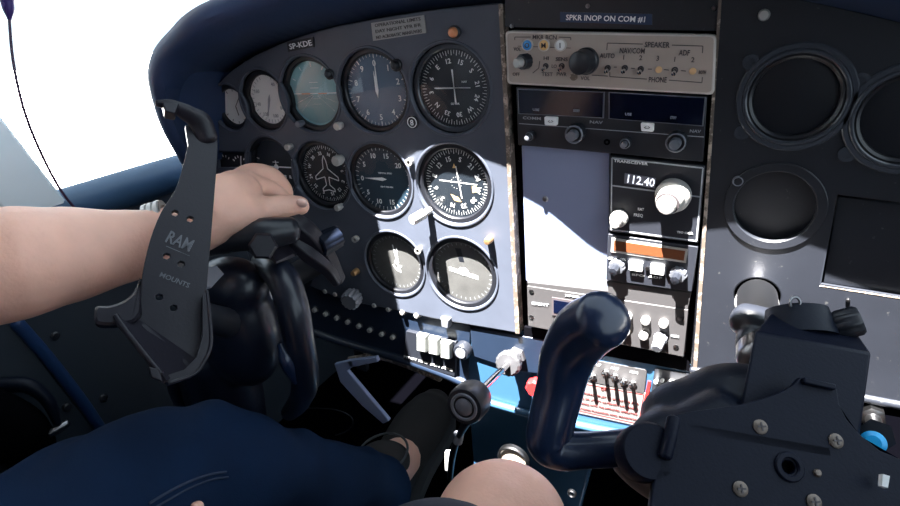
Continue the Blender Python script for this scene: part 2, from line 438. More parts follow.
holes.append(q(P0, fuel_c))
vs, fs = holed('pl', outline, holes, NY, .001, .0018, None)
ip = thing('instrument_panel', 'black painted flight instrument panel with round cutouts under the glareshield', 'instrument panel', at(360, 300, 0))
g = G(); g.v = vs; g.f = fs; part('panel_plate', g, 'panel', ip, angle=50)
g = G().prism(q(P0, [(190, 60), (500, -20), (520, 334), (430, 319), (345, 302), (300, 285), (250, 255), (190, 200)], -.031), NY, .004)
part('backing', g, 'gap', ip)
g = G().prism(q(P0, [(499, 4), (503, 4), (520, 333), (516, 333)], .0015), NY, .012); part('edge_strip', g, 'edge', ip, label='worn bare metal edge')
# instrument rims pressed into the plate (thin rolled lips)
for n_, (c, r) in GP.items():
    part('cutout_rim', G().ring(c, NY, r - .0008, r + .0016, -.001, .0012), 'panel', ip)

U = Vector((1, 0, 0)); Z = Vector((0, 0, 1))
def pol(c, r, deg, y=0):       # clock direction: 0 up, clockwise
    a = math.radians(deg); return c + Vector((r * math.sin(a), y, r * math.cos(a)))
def ticks(g, c, r0, r1, a0, a1, n, wd):
    for i in range(n):
        a = a0 + (a1 - a0) * i / (n if abs(a1 - a0) >= 359 else max(1, n - 1)); g.line(pol(c, r0, a), pol(c, r1, a), NY, wd)
def nums(g, c, r, items, a0, step, h, rot=True):
    for i, s_ in enumerate(items):
        if not s_: continue
        a = a0 + step * i; xd = Vector((math.cos(math.radians(a)), 0, -math.sin(math.radians(a)))) if rot else U
        g.text(s_, pol(c, r, a), xd, NY, h)
RECS = {'g8': .006, 'g9': .006, 'g10': .0045, 'g11': .0045, 'g7': .008, 'g6': .008}
def gauge(key, name, label, face='face', rec=.009, fr=None, ring_m='bezel', ring_w=.0035):
    c0, r = GP[key]; fr = fr or r - .0025; rec = RECS.get(key, rec)
    t = thing(name, label, 'gauge', c0 + Vector((0, .012, -r)), 'round flight instruments in the panel')
    c = c0 + Vector((0, rec, 0))
    part('case', G().lathe(c0 + Vector((0, .0025, 0)), Vector((0, 1, 0)), [(0, .026), (r + .003, .026), (r + .003, .003), (r + .001, .003), (r + .001, .024), (0, .024)]), 'bezel', t)
    part('bezel', G().ring(c, NY, fr - ring_w, fr + .0025, -.001, .0035).ring(c, NY, fr - .0005, r + .002, -.004, .0015), ring_m, t)
    part('dial', G().lathe(c + Vector((0, .003, 0)), NY, [(fr, 0), (fr, .001), (0, .001)]), face, t)
    return t, c + Vector((0, .0018, 0)), fr
def cover(t, c, fr): part('glass', G().lathe(c + Vector((0, -.0028, 0)), NY, [(fr - .002, 0), (fr * .5, .0009), (0, .0011)], cap=False), 'glass', t)
def smallknob(t, px, py, r, h, m='knob_white', y=-.001, fl=0, name='knob'):
    c = at(px, py, y); return part(name, G().lathe(c, NY, [(r * .8, -.002), (r * .85, h * .15), (r, h * .3), (r, h * .85), (r * .85, h), (0, h)], seg=32, flute=fl, fa=.1), m, t)

t, c, fr = gauge('g1', 'clock', 'smallest round gauge at far left of the top row with pale dial', 'face_pale', fr=.025)
g = G(); ticks(g, c, fr * .72, fr * .84, 0, 360, 12, .0008); g.line(c, pol(c, fr * .6, 40), NY, .001); g.line(c, pol(c, fr * .45, 170), NY, .0014); part('dial_markings', g, 'ink', t); cover(t, c, fr)
t, c, fr = gauge('g2', 'airspeed_indicator', 'round gauge with washed out pale dial, second in top row beside the small clock', 'face_pale', fr=.032)
g = G(); ticks(g, c, fr * .75, fr * .86, 20, 340, 30, .0007); nums(g, c, fr * .62, ['40', '60', '80', '100', '120', '140', '160'], 30, 45, .0042, False); part('dial_markings', g, 'dimprint', t)
part('needle', G().prism([pol(c, fr * .75, 200, -.001), pol(c, .0018, 290, -.001), pol(c, fr * .2, 20, -.001), pol(c, .0018, 110, -.001)], NY, .0004), 'dimprint', t); cover(t, c, fr)
t, c, fr = gauge('g3', 'attitude_indicator', 'artificial horizon gauge with blue green ball, third in top row', 'face_teal_reflect', fr=.039)
g = G().prism([pol(c, fr * .86, a, 0) for a in range(92, 269, 8)] , NY, .0002); part('ground_half', g, mat('dial_ground_reflect', (.20, .36, .38), .5), t)  # lower half lightened too, same reflection put into its colour
g = G(); g.line(pol(c, fr * .8, 270), pol(c, fr * .8, 90), NY, .0009)
for k in (-2, -1, 1, 2): g.line(c + Z * k * .006 - U * .006, c + Z * k * .006 + U * .006, NY, .0006)
for a in (-60, -30, 0, 30, 60): g.line(pol(c, fr * .74, a), pol(c, fr * .86, a), NY, .001)
for a in (110, 130, 230, 250): g.line(pol(c, .004, a), pol(c, fr * .8, a), NY, .0005)
part('dial_markings', g, 'white', t)
part('aircraft_bar', G().line(pol(c, .018, 270, -.002), pol(c, .006, 270, -.002), NY, .0012).line(pol(c, .018, 90, -.002), pol(c, .006, 90, -.002), NY, .0012), 'amber', t)
smallknob(t, 302, 123, .0038, .008, 'grey_knob'); cover(t, c, fr)
t, c, fr = gauge('g4', 'altimeter', 'altimeter with two upright white hands and numbers, fourth in top row', mat('altimeter_dial', (.09, .15, .23), .45), fr=.041)
g = G(); ticks(g, c, fr * .84, fr * .93, 0, 360, 50, .0005); ticks(g, c, fr * .8, fr * .93, 0, 360, 10, .001); nums(g, c, fr * .68, list('0123456789'), 0, 36, .0062, False)
g.prism([pol(c, .03, 84 + k, 0) for k in (0,)] + [c + U * .017 + Z * .002, c + U * .027 + Z * .002, c + U * .027 - Z * .003, c + U * .017 - Z * .003], NY, .0002) if False else None
part('dial_markings', g, 'white', t)
part('needle', G().prism([pol(c, fr * .8, 2, -.001), pol(c, .0016, 275, -.001), pol(c, .008, 182, -.001), pol(c, .0016, 90, -.001)], NY, .0004), 'white', t)
part('needle', G().prism([pol(c, fr * .5, 356, -.0016), pol(c, .002, 275, -.0016), pol(c, .006, 182, -.0016), pol(c, .002, 90, -.0016)], NY, .0004), 'white', t)
smallknob(t, 341, 125, .0045, .009, 'knob_white'); cover(t, c, fr)
def compass(g, c, fr, rot, h):
    ticks(g, c, fr * .80, fr * .88, 0, 360, 72, .0004); ticks(g, c, fr * .76, fr * .88, 0, 360, 36, .0006)
    nums(g, c, fr * .63 if h < .004 else fr * .64, ['N', '3', '6', 'E', '12', '15', 'S', '21', '24', 'W', '30', '33'], rot, 30, h)
t, c, fr = gauge('g5', 'course_indicator', 'round indicator at right end of top row with crossed white needles', fr=.041, ring_m='bezel_gloss')
g = G(); compass(g, c, fr, 232, .0048); g.text('NAV', c + U * .012 + Z * .006, U, NY, .002); g.text('GS VOR', c - Z * .015, U, NY, .002)
g.line(c - U * .020, c + U * .018, NY, .0008).line(c + Z * .018, c - Z * .014, NY, .0008)
part('dial_markings', g, 'white', t); part('needle', G().line(c - U * .022 + Z * .0005, c + U * .018, NY, .0011, .0006).line(c + Z * .018 - U * .001, c - Z * .015 + U * .001, NY, .0011, .0006), 'white', t)
part('inner_disc', G().lathe(c + Vector((0, .0012, 0)), NY, [(fr * .52, 0), (fr * .52, .0009), (0, .0009)]), mat('inner_disc', (.03, .06, .09), .5), t); cover(t, c, fr)
t, c, fr = gauge('g6', 'turn_coordinator', 'turn gauge with small white aircraft, partly behind the hand', fr=.038)
g = G(); g.line(c - U * .024, c + U * .024, NY, .0016).line(c, c + Z * .008, NY, .0013).line(c - U * .005 + Z * .006, c + U * .005 + Z * .006, NY, .0008)
g.lathe(c, NY, [(.0035, 0), (.0035, .0004), (0, .0004)], 16)
for a in (70, 110, 250, 290): g.line(pol(c, fr * .74, a), pol(c, fr * .88, a), NY, .0012)
g.text('L', c - U * .02 - Z * .012, U, NY, .004).text('R', c + U * .02 - Z * .012, U, NY, .004); g.line(c - U * .013 - Z * .012, c + U * .013 - Z * .012, NY, .004)
g.text('2 MIN', c - Z * .020, U, NY, .0028)
part('dial_markings', g, 'white', t); smallknob(t, 291, 146, .004, .008, 'knob_white'); cover(t, c, fr)
t, c, fr = gauge('g7', 'heading_indicator', 'black heading gauge with white aircraft outline beside the fingertips', fr=.039)
g = G(); compass(g, c, fr, 20, .0042)
ac = [(0, .022), (.0025, .016), (.0035, .006), (.017, -.004), (.017, -.008), (.003, -.004), (.0025, -.014), (.009, -.019), (.009, -.022), (0, -.020)]
ac = ac + [(-x, y) for x, y in ac[::-1]][1:-1] if True else ac
L_ = [c + U * x + Z * y for x, y in ac]
for i in range(len(L_)): g.line(L_[i], L_[(i + 1) % len(L_)], NY, .0011)
part('dial_markings', g, 'white', t); smallknob(t, 341, 159, .006, .011, 'knob_white'); smallknob(t, 341, 206, .004, .009, 'knob_white'); cover(t, c, fr)
t, c, fr = gauge('g8', 'vertical_speed_indicator', 'vertical speed gauge with horizontal white needle below the altimeter', mat('vsi_dial', (.025, .05, .075), .45), fr=.040)
g = G(); ticks(g, c, fr * .82, fr * .93, 100, 440, 40, .0005); nums(g, c, fr * .70, ['0', '5', '10', '15', '20'], 270, 36, .0058, False); nums(g, c, fr * .70, ['5', '10', '15'], 234, -36, .0058, False)
g.text('VERTICAL SPEED', c + Z * .007 + U * .004, U, NY, .0018).text('100 FT PER MIN', c - Z * .009 + U * .004, U, NY, .0018)
part('dial_markings', g, 'white', t); part('needle', G().prism([pol(c, fr * .62, 271, -.001), pol(c, .002, 0, -.001), pol(c, .006, 90, -.001), pol(c, .002, 180, -.001)], NY, .0004), 'white', t); cover(t, c, fr)
t, c, fr = gauge('g9', 'course_indicator', 'round indicator with orange tipped crossed needles and numbered ring, second row right', fr=.041, ring_m='bezel')
g = G(); compass(g, c, fr, 195, .0052); part('dial_markings', g, 'white', t)
part('inner_disc', G().lathe(c + Vector((0, .0012, 0)), NY, [(fr * .52, 0), (fr * .52, .0009), (0, .0009)]), 'face', t)
g = G(); g.line(c - U * .020 + Z * .002, c + U * .024 - Z * .001, NY, .001, .0006).line(c + Z * .018 + U * .001, c - Z * .017 + U * .005, NY, .001, .0006); ticks(g, c, .006, .0065, 0, 360, 12, .0006); part('needle', g, 'white', t)
part('flag', G().prism([c + U * x + Z * z for x, z in ((-.008, -.013), (.001, -.016), (.004, -.021), (-.004, -.020))], NY, .0005), 'amber_l', t, label='orange flag at the dial bottom')
part('flag', G().prism([c + U * x + Z * z for x, z in ((.018, -.003), (.023, -.002), (.023, -.009), (.018, -.010))], NY, .0005), 'amber_l', t)
part('pointer', G().prism([c + U * x + Z * z for x, z in ((-.003, .016), (.001, .016), (-.001, .021))], NY, .0005), 'amber_l', t)
c1 = at(430, 210, 0); part('knob', G().lathe(c1, Vector((-.25, -1, -.1)), [(.004, 0), (.004, .010), (.0058, .011), (.0058, .027), (.0045, .029), (0, .029)], 24, 8, .06), 'knob_white', t); cover(t, c, fr)
t, c, fr = gauge('g10', 'course_indicator', 'grey dial with upright white pointers, left of the two lowest gauges', 'face_grey', fr=.038)
g = G(); g.line(pol(c, .022, -8), pol(c, .014, 165), NY, .0016).line(pol(c, .018, 6), pol(c, .010, 175), NY, .0016).line(c - U * .006 - Z * .004, pol(c, .012, 180), NY, .0012).line(c + U * .006 - Z * .004, pol(c, .012, 180), NY, .0012)
g.lathe(c, NY, [(.003, 0), (.003, .0004), (0, .0004)], 16); part('needle', g, 'white', t); g = G(); ticks(g, c, fr * .8, fr * .88, 0, 360, 36, .0005); part('dial_markings', g, 'dimprint', t); cover(t, c, fr)
t, c, fr = gauge('g11', 'radio_compass', 'grey dial with white aircraft shape, right of the two lowest gauges', 'face_grey', fr=.040)
g = G().ball(c, .0065, (1, .06, .8)); g.line(c - U * .018 + Z * .003, c + U * .018 - Z * .004, NY, .0016).line(c - U * .018 - Z * .0, c + U * .018 - Z * .007, NY, .0012)
part('needle', g, 'white', t); g = G(); ticks(g, c, fr * .8, fr * .88, 0, 360, 36, .0005); part('dial_markings', g, 'dimprint', t)
part('crossbar', G().prism([c + U * x + Z * z for x, z in ((-.008, .028), (-.001, .028), (.002, .012), (-.004, .012))], NY, .0008), 'black', t); cover(t, c, fr)
# fuel gauge strip
t = thing('fuel_gauge', 'small rectangular twin gauge strip at left edge of panel above the hand', 'gauge', at(232, 170, .005))
part('case', G().prism([p + Vector((0, .006, 0)) for p in q(P0, [(214, 149), (251, 150), (251, 171), (216, 171)])], NY, .01), 'bezel', t)
g = G(); ctr = at(226, 166, .0055)
for k in range(5): g.line(pol(ctr, .012, -50 + 22 * k), pol(ctr, .015, -50 + 22 * k), NY, .001)
ctr = at(241, 167, .0055); g.line(ctr, pol(ctr, .014, 15), NY, .001)
for k in range(5): g.line(pol(ctr, .012, -50 + 22 * k), pol(ctr, .015, -50 + 22 * k), NY, .001)
part('dial_markings', g, 'white', t)

# placards, screws, small knobs on the left panel
def placard(px4, label, lines, m='grey_knob', ink='ink', y=-.0012, name='placard', th=.0012):
    t = thing(name, label, 'placard', at(px4[3][0], px4[3][1], y))
    pl = PY(y); part('plate', G().prism(q(pl, px4), NY, th), m, t)
    g = G(); a, b, c_, d = q(pl, px4); n_ = len(lines)
    for i, s_ in enumerate(lines):
        f = (i + .5) / n_; l0 = a.lerp(d, f); r0 = b.lerp(c_, f); g.text(s_, l0.lerp(r0, .5), r0 - l0, NY, (a - d).length / n_ * .55, width=(r0 - l0).length * .86)
    part('lettering', g, ink, t); return t
placard([(287, 42), (313, 37), (314, 47), (288, 52)], 'small raised tape label with white letters above the attitude gauge', ['SP-KDE'], 'black', 'white')
placard([(371, 23), (424, 15), (426, 33), (373, 41)], 'grey worn rectangular placard above the altimeter', ['OPERATIONAL LIMITS', 'DAY NIGHT VFR IFR', 'NO ACROBATIC MANEUVERS'], mat('worn_placard', (.33, .33, .32), .5))
def screw(px, py, r, label, m='brass', y=-.0005, group='small round fasteners on the panels', h=.002, name='screw', n=NY, cc=None, cat='screw'):
    c = cc or at(px, py, y); t = thing(name, label, cat, c, group)
    part('head', G().lathe(c, n, [(r, -.001), (r, h * .5), (r * .75, h), (0, h * 1.05)], 20), m, t)
    x = Vector((.7, 0, .7)); part('slot', G().line(c + n * h - x * r * .6, c + n * h + x * r * .6, n, r * .25), 'ink', t); return t
def lamp(px, py, r, h, label, m, name='indicator_light', cat='light'):
    c = at(px, py, 0); t = thing(name, label, cat, c)
    part('bezel', G().ring(c, NY, r * .72, r, -.001, h * .5), 'bezel', t)
    part('lens', G().lathe(c, NY, [(r * .75, 0), (r * .75, h * .7), (r * .5, h), (0, h * 1.1)], 24), m, t)
lamp(455, 32, .0062, .008, 'round amber light above the right end of the top gauge row', 'amber')
lamp(397, 65, .0062, .007, 'black round button between altimeter and crossed needle indicator', 'black', 'push_button', 'button')
lamp(330, 74, .0058, .006, 'black round button between horizon gauge and altimeter', 'black', 'push_button', 'button')
for px, py, lb in ((411, 161, 'pale ring post left of the orange tipped indicator'), (420, 249, 'pale ring post between the two lowest gauges'), (357, 238, 'pale ring post at left of the lower left gauge'), (209, 108, 'tiny ring at the left end of the panel')):
    c = at(px, py, 0); t = thing('light_post', lb, 'post', c)
    part('ring', G().ring(c, NY, .0022, .0038, -.001, .006), 'knob_white', t); part('core', G().lathe(c, NY, [(.0022, 0), (.0022, .003), (0, .003)], 16), 'bezel', t)
for px, py, lb in ((357, 271, 'brass coloured button at lower left of the bottom gauges'), (490, 239, 'brass coloured button at right of the lowest gauges')):
    screw(px, py, .0042, lb, 'brass', h=.009, name='brass_button', group=None, cat='button')
c = at(413, 122, 0); t = thing('balance_knob', 'black disc marked with a white 8 below the black button', 'knob', c)
part('disc', G().lathe(c, NY, [(.0068, 0), (.0068, .002), (0, .002)]), 'black', t); part('lettering', G().ring(c, NY, .0048, .0056, .002, .0026).text('8', c + NY * .0023, U, NY, .006), 'white', t)

# ================================================================== LEFT LOWER PANEL
lp = thing('lower_panel', 'dark navy lower panel strip with breaker dots under the gauges', 'panel', at(380, 350, .0))
LPp = PY(.004)
part('plate', G().prism(q(LPp, [(262, 262), (305, 283), (345, 300), (430, 318), (470, 326), (468, 382), (430, 366), (350, 342), (300, 325), (255, 305)]), NY, .012), 'blue_d', lp)
part('lower_lip', G().tube(q(LPp, [(255, 306), (300, 327), (350, 344), (400, 358), (440, 372), (470, 385)]), .006, smooth=3), 'blue_d', lp)
ordn = ['first', 'second', 'third', 'fourth', 'fifth', 'sixth', 'seventh', 'eighth', 'ninth', 'tenth']
for row, lst in (('lower', [(304, 300), (316, 309), (327, 313), (338, 317), (349, 321), (360, 325), (371, 329), (383, 333), (394, 336)]), ('upper', [(327, 290), (337, 293), (376, 304), (390, 308), (404, 311), (418, 314)])):
    for i, (px, py) in enumerate(lst):
        c = at(px, py, .004); t = thing('circuit_breaker', ordn[i] + ' breaker button from the left, ' + row + ' row under the gauges', 'button', c, 'breaker buttons under the gauges')
        part('button', G().lathe(c, NY, [(.0032, -.001), (.0032, .005), (.0024, .006), (0, .006)], 16), 'knob_white', t)
        part('collar', G().ring(c, NY, .0030, .0046, -.001, .0015, 20), 'bezel', t)
# knurled knob
c = at(358, 291, .0); ax = Vector((.15, -1, -.12)).normalized()
t = thing('dimmer_knob', 'ribbed grey knob sticking out below the lower left gauge', 'knob', c)
part('shaft', G().lathe(c, ax, [(.003, -.004), (.003, .012), (0, .012)], 16), 'steel', t)
part('cap', G().lathe(c, ax, [(.0110, .010), (.0122, .012), (.0122, .024), (.0105, .026), (0, .026)], 48, 12, .12), 'grey_knob', t)
# rocker switches
t = thing('switch_panel', 'black switch plate with three white rockers under the lowest gauges', 'switch panel', at(430, 370, 0))
Ps = PY(-.001)
part('plate', G().prism(q(Ps, [(406, 331), (456, 342), (455, 377), (403, 362)]), NY, .006), 'black', t, bevel=.0008)
for i, (px, py) in enumerate(((421, 344), (433, 347), (445, 351))):
    part('rocker', G().prism(q(PY(-.008), [(px - 5, py - 9), (px + 5, py - 7), (px + 5, py + 9), (px - 5, py + 7)]), NY, .008, .0012, .002), 'rocker', t)
a, b = Ps.p(404, 356, .0004), Ps.p(453, 370, .0004)
part('lettering', G().text('PITOT NAV BCN STRB', a.lerp(b, .5), b - a, NY, .0032, width=(b - a).length), 'white', t)
c = at(418, 320, 0); single('toggle_switch', G().prism(q(PY(-.006), [(440, 318), (449, 320), (448, 329), (441, 327)]), NY, .01, .001, .002), 'grey_knob', 'small pale tab switch right above the three white rockers', 'switch')
c = at(464, 349, .0); t = thing('ignition_switch', 'round silver faced knob right of the white rockers', 'knob', c)
part('body', G().lathe(c, NY, [(.0105, -.002), (.0105, .007), (.009, .009), (0, .009)]), 'black', t); part('face_disc', G().lathe(c, NY, [(.0065, .008), (.0065, .0105), (0, .0105)]), 'grey_knob', t)
c = at(398, 336, .0)

# ================================================================== RADIO STACK
rk = thing('radio_rack', 'black recessed frame holding the stacked radios in the centre', 'rack', at(610, 360, .02))
part('frame', G().prism(q(PY(.013), [(503, -8), (722, -8), (694, 372), (520, 334)]), NY, .03), 'gap', rk)
part('side_rail', G().prism(q(PY(-.001), [(719, -6), (722, -6), (697, 368), (693, 368)]), NY, .01), 'edge', rk)
part('top_strip', G().prism(q(PY(.001), [(505, -6), (720, -6), (718, 31), (505, 27)]), NY, .006), 'panel_dark', rk)
placard([(560, 12), (652, 14), (652, 25), (560, 22)], 'dark blue tape placard with white words above the beige audio panel', [' SPKR INOP ON COM #1 '], mat('tape_blue', (.015, .04, .10), .3), 'white', y=.0005)
for px, py, lb in ((512, 26, 'tiny white screw at top left corner above the beige panel'), (588, 6, 'tiny screw above the dark blue tape placard'), (714, 8, 'tiny screw at top right above the beige panel')):
    screw(px, py, .0018, lb, 'steel', y=.001, group=None)
# audio panel
PA = PY(-.006); t = thing('audio_selector', 'beige audio selector panel with switches and black lettering at top of the stack', 'radio', at(612, 92, 0)); ap = t
c4 = [(505, 31), (716, 35), (714, 95), (507, 84)]
part('rim', G().prism(rquad(PA, c4, .004), NY, .012, .0008, .0008), 'rim', t)
part('faceplate', G().prism(rquad(PA, [(507.5, 33), (714, 37), (711.5, 92.5), (509.5, 82)], .0035, .0006), NY, .002), 'beige', t)
OA = .0007
def pt(px, py, o=OA): return PA.p(px, py, o)
def wtext(g, s_, x0, x1, y, h, o=OA, pl=PA, slope=.02):
    a, b = pl.p(x0, y - slope * (x1 - x0) / 2, o), pl.p(x1, y + slope * (x1 - x0) / 2, o); g.text(s_, a.lerp(b, .5), b - a, NY, h * .00085, width=(b - a).length if len(s_) > 1 else None)
g = G()
wtext(g, 'MKR BCN', 533, 557, 37, 4.2); wtext(g, 'SPEAKER', 645, 670, 44.5, 5); wtext(g, 'NAV/COM', 620, 645, 50.5, 5); wtext(g, 'AUTO', 600, 615, 55.5, 4.5)
for s_, x, y in (('1', 624, 57), ('2', 641, 57.5), ('3', 658, 58), ('1', 675, 59), ('2', 693, 59.5)): wtext(g, s_, x - 1.6, x + 1.6, y, 4.5)
wtext(g, 'ADF', 679, 690, 52.5, 5); wtext(g, 'PHONE', 649, 667, 79.5, 5); wtext(g, 'VOL', 514, 521, 49, 3.5); wtext(g, 'OFF', 513, 520, 74, 3.5)
wtext(g, 'HI', 544, 549, 58, 3.6); wtext(g, 'SENS', 556, 568, 59, 3.6); wtext(g, 'LO', 552, 557, 66, 3.4); wtext(g, 'TEST', 542, 553, 74, 3.8); wtext(g, 'PWR', 557, 567, 74, 3.8); wtext(g, 'VOL', 581, 590, 78, 3.6); wtext(g, 'BOTH', 699, 706, 72, 3)
def ln(*p, w_=.0007):
    for i in range(len(p) - 1): g.line(pt(*p[i]), pt(*p[i + 1]), NY, w_)
ln((515, 40), (515, 37), (531, 37)); ln((559, 37), (571, 37.5), (571, 40)); ln((607, 50), (607.5, 43), (643, 44)); ln((672, 45), (703, 46), (702.5, 53))
ln((610, 72), (610, 76.5), (647, 79)); ln((669, 80), (702, 82.5), (702.5, 77)); ln((592, 75), (608, 76)); ln((614, 67), (617, 67)); ln((631, 68), (635, 68.5)); ln((648, 69), (652, 69)); ln((664, 69.5), (669, 70)); ln((681, 70.5), (686, 71))
ln((518, 46), (571, 48), w_=.0005); ln((540, 61), (539, 68), (533, 73))
part('lettering', g, 'ink', t)
for px, s_, m in ((528, 'O', 'blue_l'), (544.5, 'M', 'amber_l'), (561, 'I', 'white')):
    c = pt(px, 45); l = part('marker_light', G().lathe(c, NY, [(.0046, -.001), (.0046, .001), (.0035, .0018), (0, .002)]), m, t); part('bezel', G().ring(c, NY, .0042, .0052, -.001, .0022, 28), 'rim', l)
    part('lettering', G().text(s_, c + NY * .0020, U, NY, .0042), 'ink', l)
c = pt(527, 61, 0); kx = Vector((-.35, -1, 0)).normalized()
k_ = part('volume_knob', G().lathe(c, kx, [(.0068, 0), (.0068, .007), (.006, .0085), (0, .0085)], 40, 12, .05), 'black', t); part('cap', G().lathe(c, kx, [(.0042, .008), (.0042, .014), (.0035, .015), (0, .015)]), 'knob_white', k_)
c = pt(587, 61, 0); part('selector_knob', G().lathe(c, Vector((-.25, -1, 0)), [(.0112, 0), (.0112, .003), (.0102, .004), (.0095, .014), (.008, .015), (0, .015)]), 'black', t)
def toggle(px, py, m='chrome', up=-.3):
    c = pt(px, py, 0); k_ = part('toggle_switch', G().lathe(c, Vector((0, -1, up)), [(.0012, 0), (.0016, .006), (.0016, .008), (0, .0085)], 14), m, t); part('collar', G().ring(c, NY, .0014, .0026, -.001, .0018, 20), 'ink', k_)
for px, py in ((546, 66), (562, 66), (608, 68), (625, 68), (641, 69), (675, 70)): toggle(px, py)
for px, py in ((659, 69.5), (693, 71)): part('blank_button', G().lathe(pt(px, py, 0), NY, [(.0026, 0), (.0026, .0015), (0, .0018)]), mat('orange_tan', (.75, .48, .25), .5), t)
part('screw', G().lathe(pt(574, 76.5, 0), NY, [(.0034, 0), (.0034, .001), (0, .0014)], 20), 'edge', t)
# nav com unit
PN = PY(-.002); t = thing('navigation_radio', 'wide black radio with two dark display windows below the beige panel', 'radio', at(612, 160, 0))
part('body', G().prism(q(PN, [(516, 87), (707, 97), (703, 162), (518, 145)]), NY, .012), 'radio', t, bevel=.0006)
for c4, lb in (([(518, 88.5), (605, 91.5), (604, 118), (519, 113.5)], 1), ([(609, 91.5), (706, 97), (703.5, 126), (609, 118.5)], 2)):
    f = part('display_frame', G().prism(q(PN, c4, .0018), NY, .002), 'grey_knob', t)
    cx_ = sum(p[0] for p in c4) / 4; cy_ = sum(p[1] for p in c4) / 4
    part('display', G().prism(q(PN, [(cx_ + (x - cx_) * .975, cy_ + (y - cy_) * .94) for x, y in c4], .0022), NY, .001), 'dispglass', f)
g = G()
for s_, x, y in (('USE', 537, 109), ('STBY', 577.5, 110), ('USE', 629, 113.5), ('STBY', 674, 117)): wtext(g, s_, x - 3.2, x + 3.2, y, 2.6, .0026, PN, .05)
wtext(g, 'COMM', 523, 541, 118, 3, .0004, PN, .05); wtext(g, 'NAV', 590, 603, 122, 3, .0004, PN, .05); wtext(g, 'NAV', 690, 701, 131, 3, .0004, PN, .05); part('lettering', g, 'dimprint', t)
g = G(); g.line(PN.p(519, 123.5, .0002), PN.p(704, 137, .0002), NY, .0006); part('trim_line', g, 'dimprint', t)
for px, py in ((552, 120.5), (648, 126.5)):
    b_ = part('button', G().prism(rquad(PN, [(px - 6.5, py - 4.5), (px + 6.5, py - 3.7), (px + 6, py + 4.5), (px - 6, py + 3.7)], .0012, .004), NY, .004, .0004, .0004), 'white', t)
    part('lettering', G().text('<->', PN.p(px, py, .0041), U, NY, .003, width=.005), 'ink', b_)
for px, py, r, h, m in ((531.5, 135, .0042, .007, 'black'), (577, 132, .0085, .010, 'black'), (626.5, 142, .0046, .007, 'black'), (677.5, 140, .0085, .010, 'black')):
    c = PN.p(px, py); k_ = part('knob', G().lathe(c, NY, [(r, 0), (r, h * .8), (r * .9, h), (0, h)], 40, 12, .05), m, t)
    part('knob_ring', G().ring(c, NY, r * .78, r * .95, h * .9, h * 1.15, 32), 'grey_knob', k_); part('cap', G().lathe(c, NY, [(r * .55, h), (r * .5, h * 1.9), (0, h * 1.95)], 24), 'grey_knob', k_)
part('socket', G().ring(PN.p(607, 142), NY, .0012, .0028, -.001, .001, 16), 'gap', t)
# blank plate
PB = PY(.0085)
t = thing('blank_plate', 'bare blue grey metal cover plate with one screw left of the small radios', 'cover plate', at(567, 290, 0))
part('plate', G().prism(rquad(PB, [(521.5, 145), (610, 150.5), (608, 290), (526, 281)], .002), NY, .004, .0005, .0005), 'alu', t)
c = PB.p(545.5, 199); s_ = part('screw', G().lathe(c, NY, [(.0030, 0), (.0030, .0008), (.002, .0018), (0, .002)], 20), 'steel', t)
# nav radio
P1 = PY(-.004); t = thing('tuning_radio', 'black radio showing white digits 112.40 with a large pale knob', 'radio', at(655, 240, 0))
part('body', G().prism(q(P1, [(610.5, 156), (705, 166), (698, 243), (609, 231)]), NY, .014), 'radio', t, bevel=.0006)
g = G(); c4 = [(612, 158), (703, 168), (696.5, 241), (611, 229.5)]
for i in range(4): g.line(P1.p(*c4[i], .0002), P1.p(*c4[(i + 1) % 4], .0002), NY, .0012, .0006)
g.line(P1.p(612, 185.5, .0002), P1.p(701, 197, .0002), NY, .0012, .0008); part('trim_line', g, 'dimprint', t)
d_ = part('display', G().prism(q(P1, [(625, 173), (656, 178), (655, 188), (624.5, 183)], .0012), NY, .0012), 'lcd', t)
a, b = P1.p(628, 178, .0014), P1.p(655, 182.3, .0014); part('digits', G().text('112.40', a.lerp(b, .5), b - a, NY, .0075, width=(b - a).length), 'digit', d_)
g = G(); wtext(g, 'TRANSCEIVER', 614, 648, 162, 3, .0004, P1, .1); wtext(g, 'RMT', 638, 644, 209, 3, .0004, P1, .1); wtext(g, 'FREQ', 634, 643, 215, 3.4, .0004, P1, .1); wtext(g, 'TSO C66A', 677, 693, 232.5, 2.2, .0004, P1, .1); part('lettering', g, 'white', t)
c = P1.p(674, 194); kx = Vector((-.12, -1, -.12)).normalized(); k_ = part('tuning_knob', G().lathe(c, kx, [(.0148, 0), (.0148, .006), (.0135, .008), (.0115, .009), (.0108, .018), (.0095, .020), (0, .020)], 48), 'knob_white', t)
part('groove', G().ring(c, kx, .0080, .0098, .0195, .0204), 'ink', k_)
part('cap', G().lathe(c, kx, [(.0078, .020), (.0082, .024), (.007, .025), (0, .025)], 36), 'knob_white', k_)
c = P1.p(620, 217); k_ = part('volume_knob', G().lathe(c, kx, [(.0080, 0), (.0078, .006), (.005, .007), (.0048, .014), (.004, .015), (0, .015)], 36), 'knob_white', t)
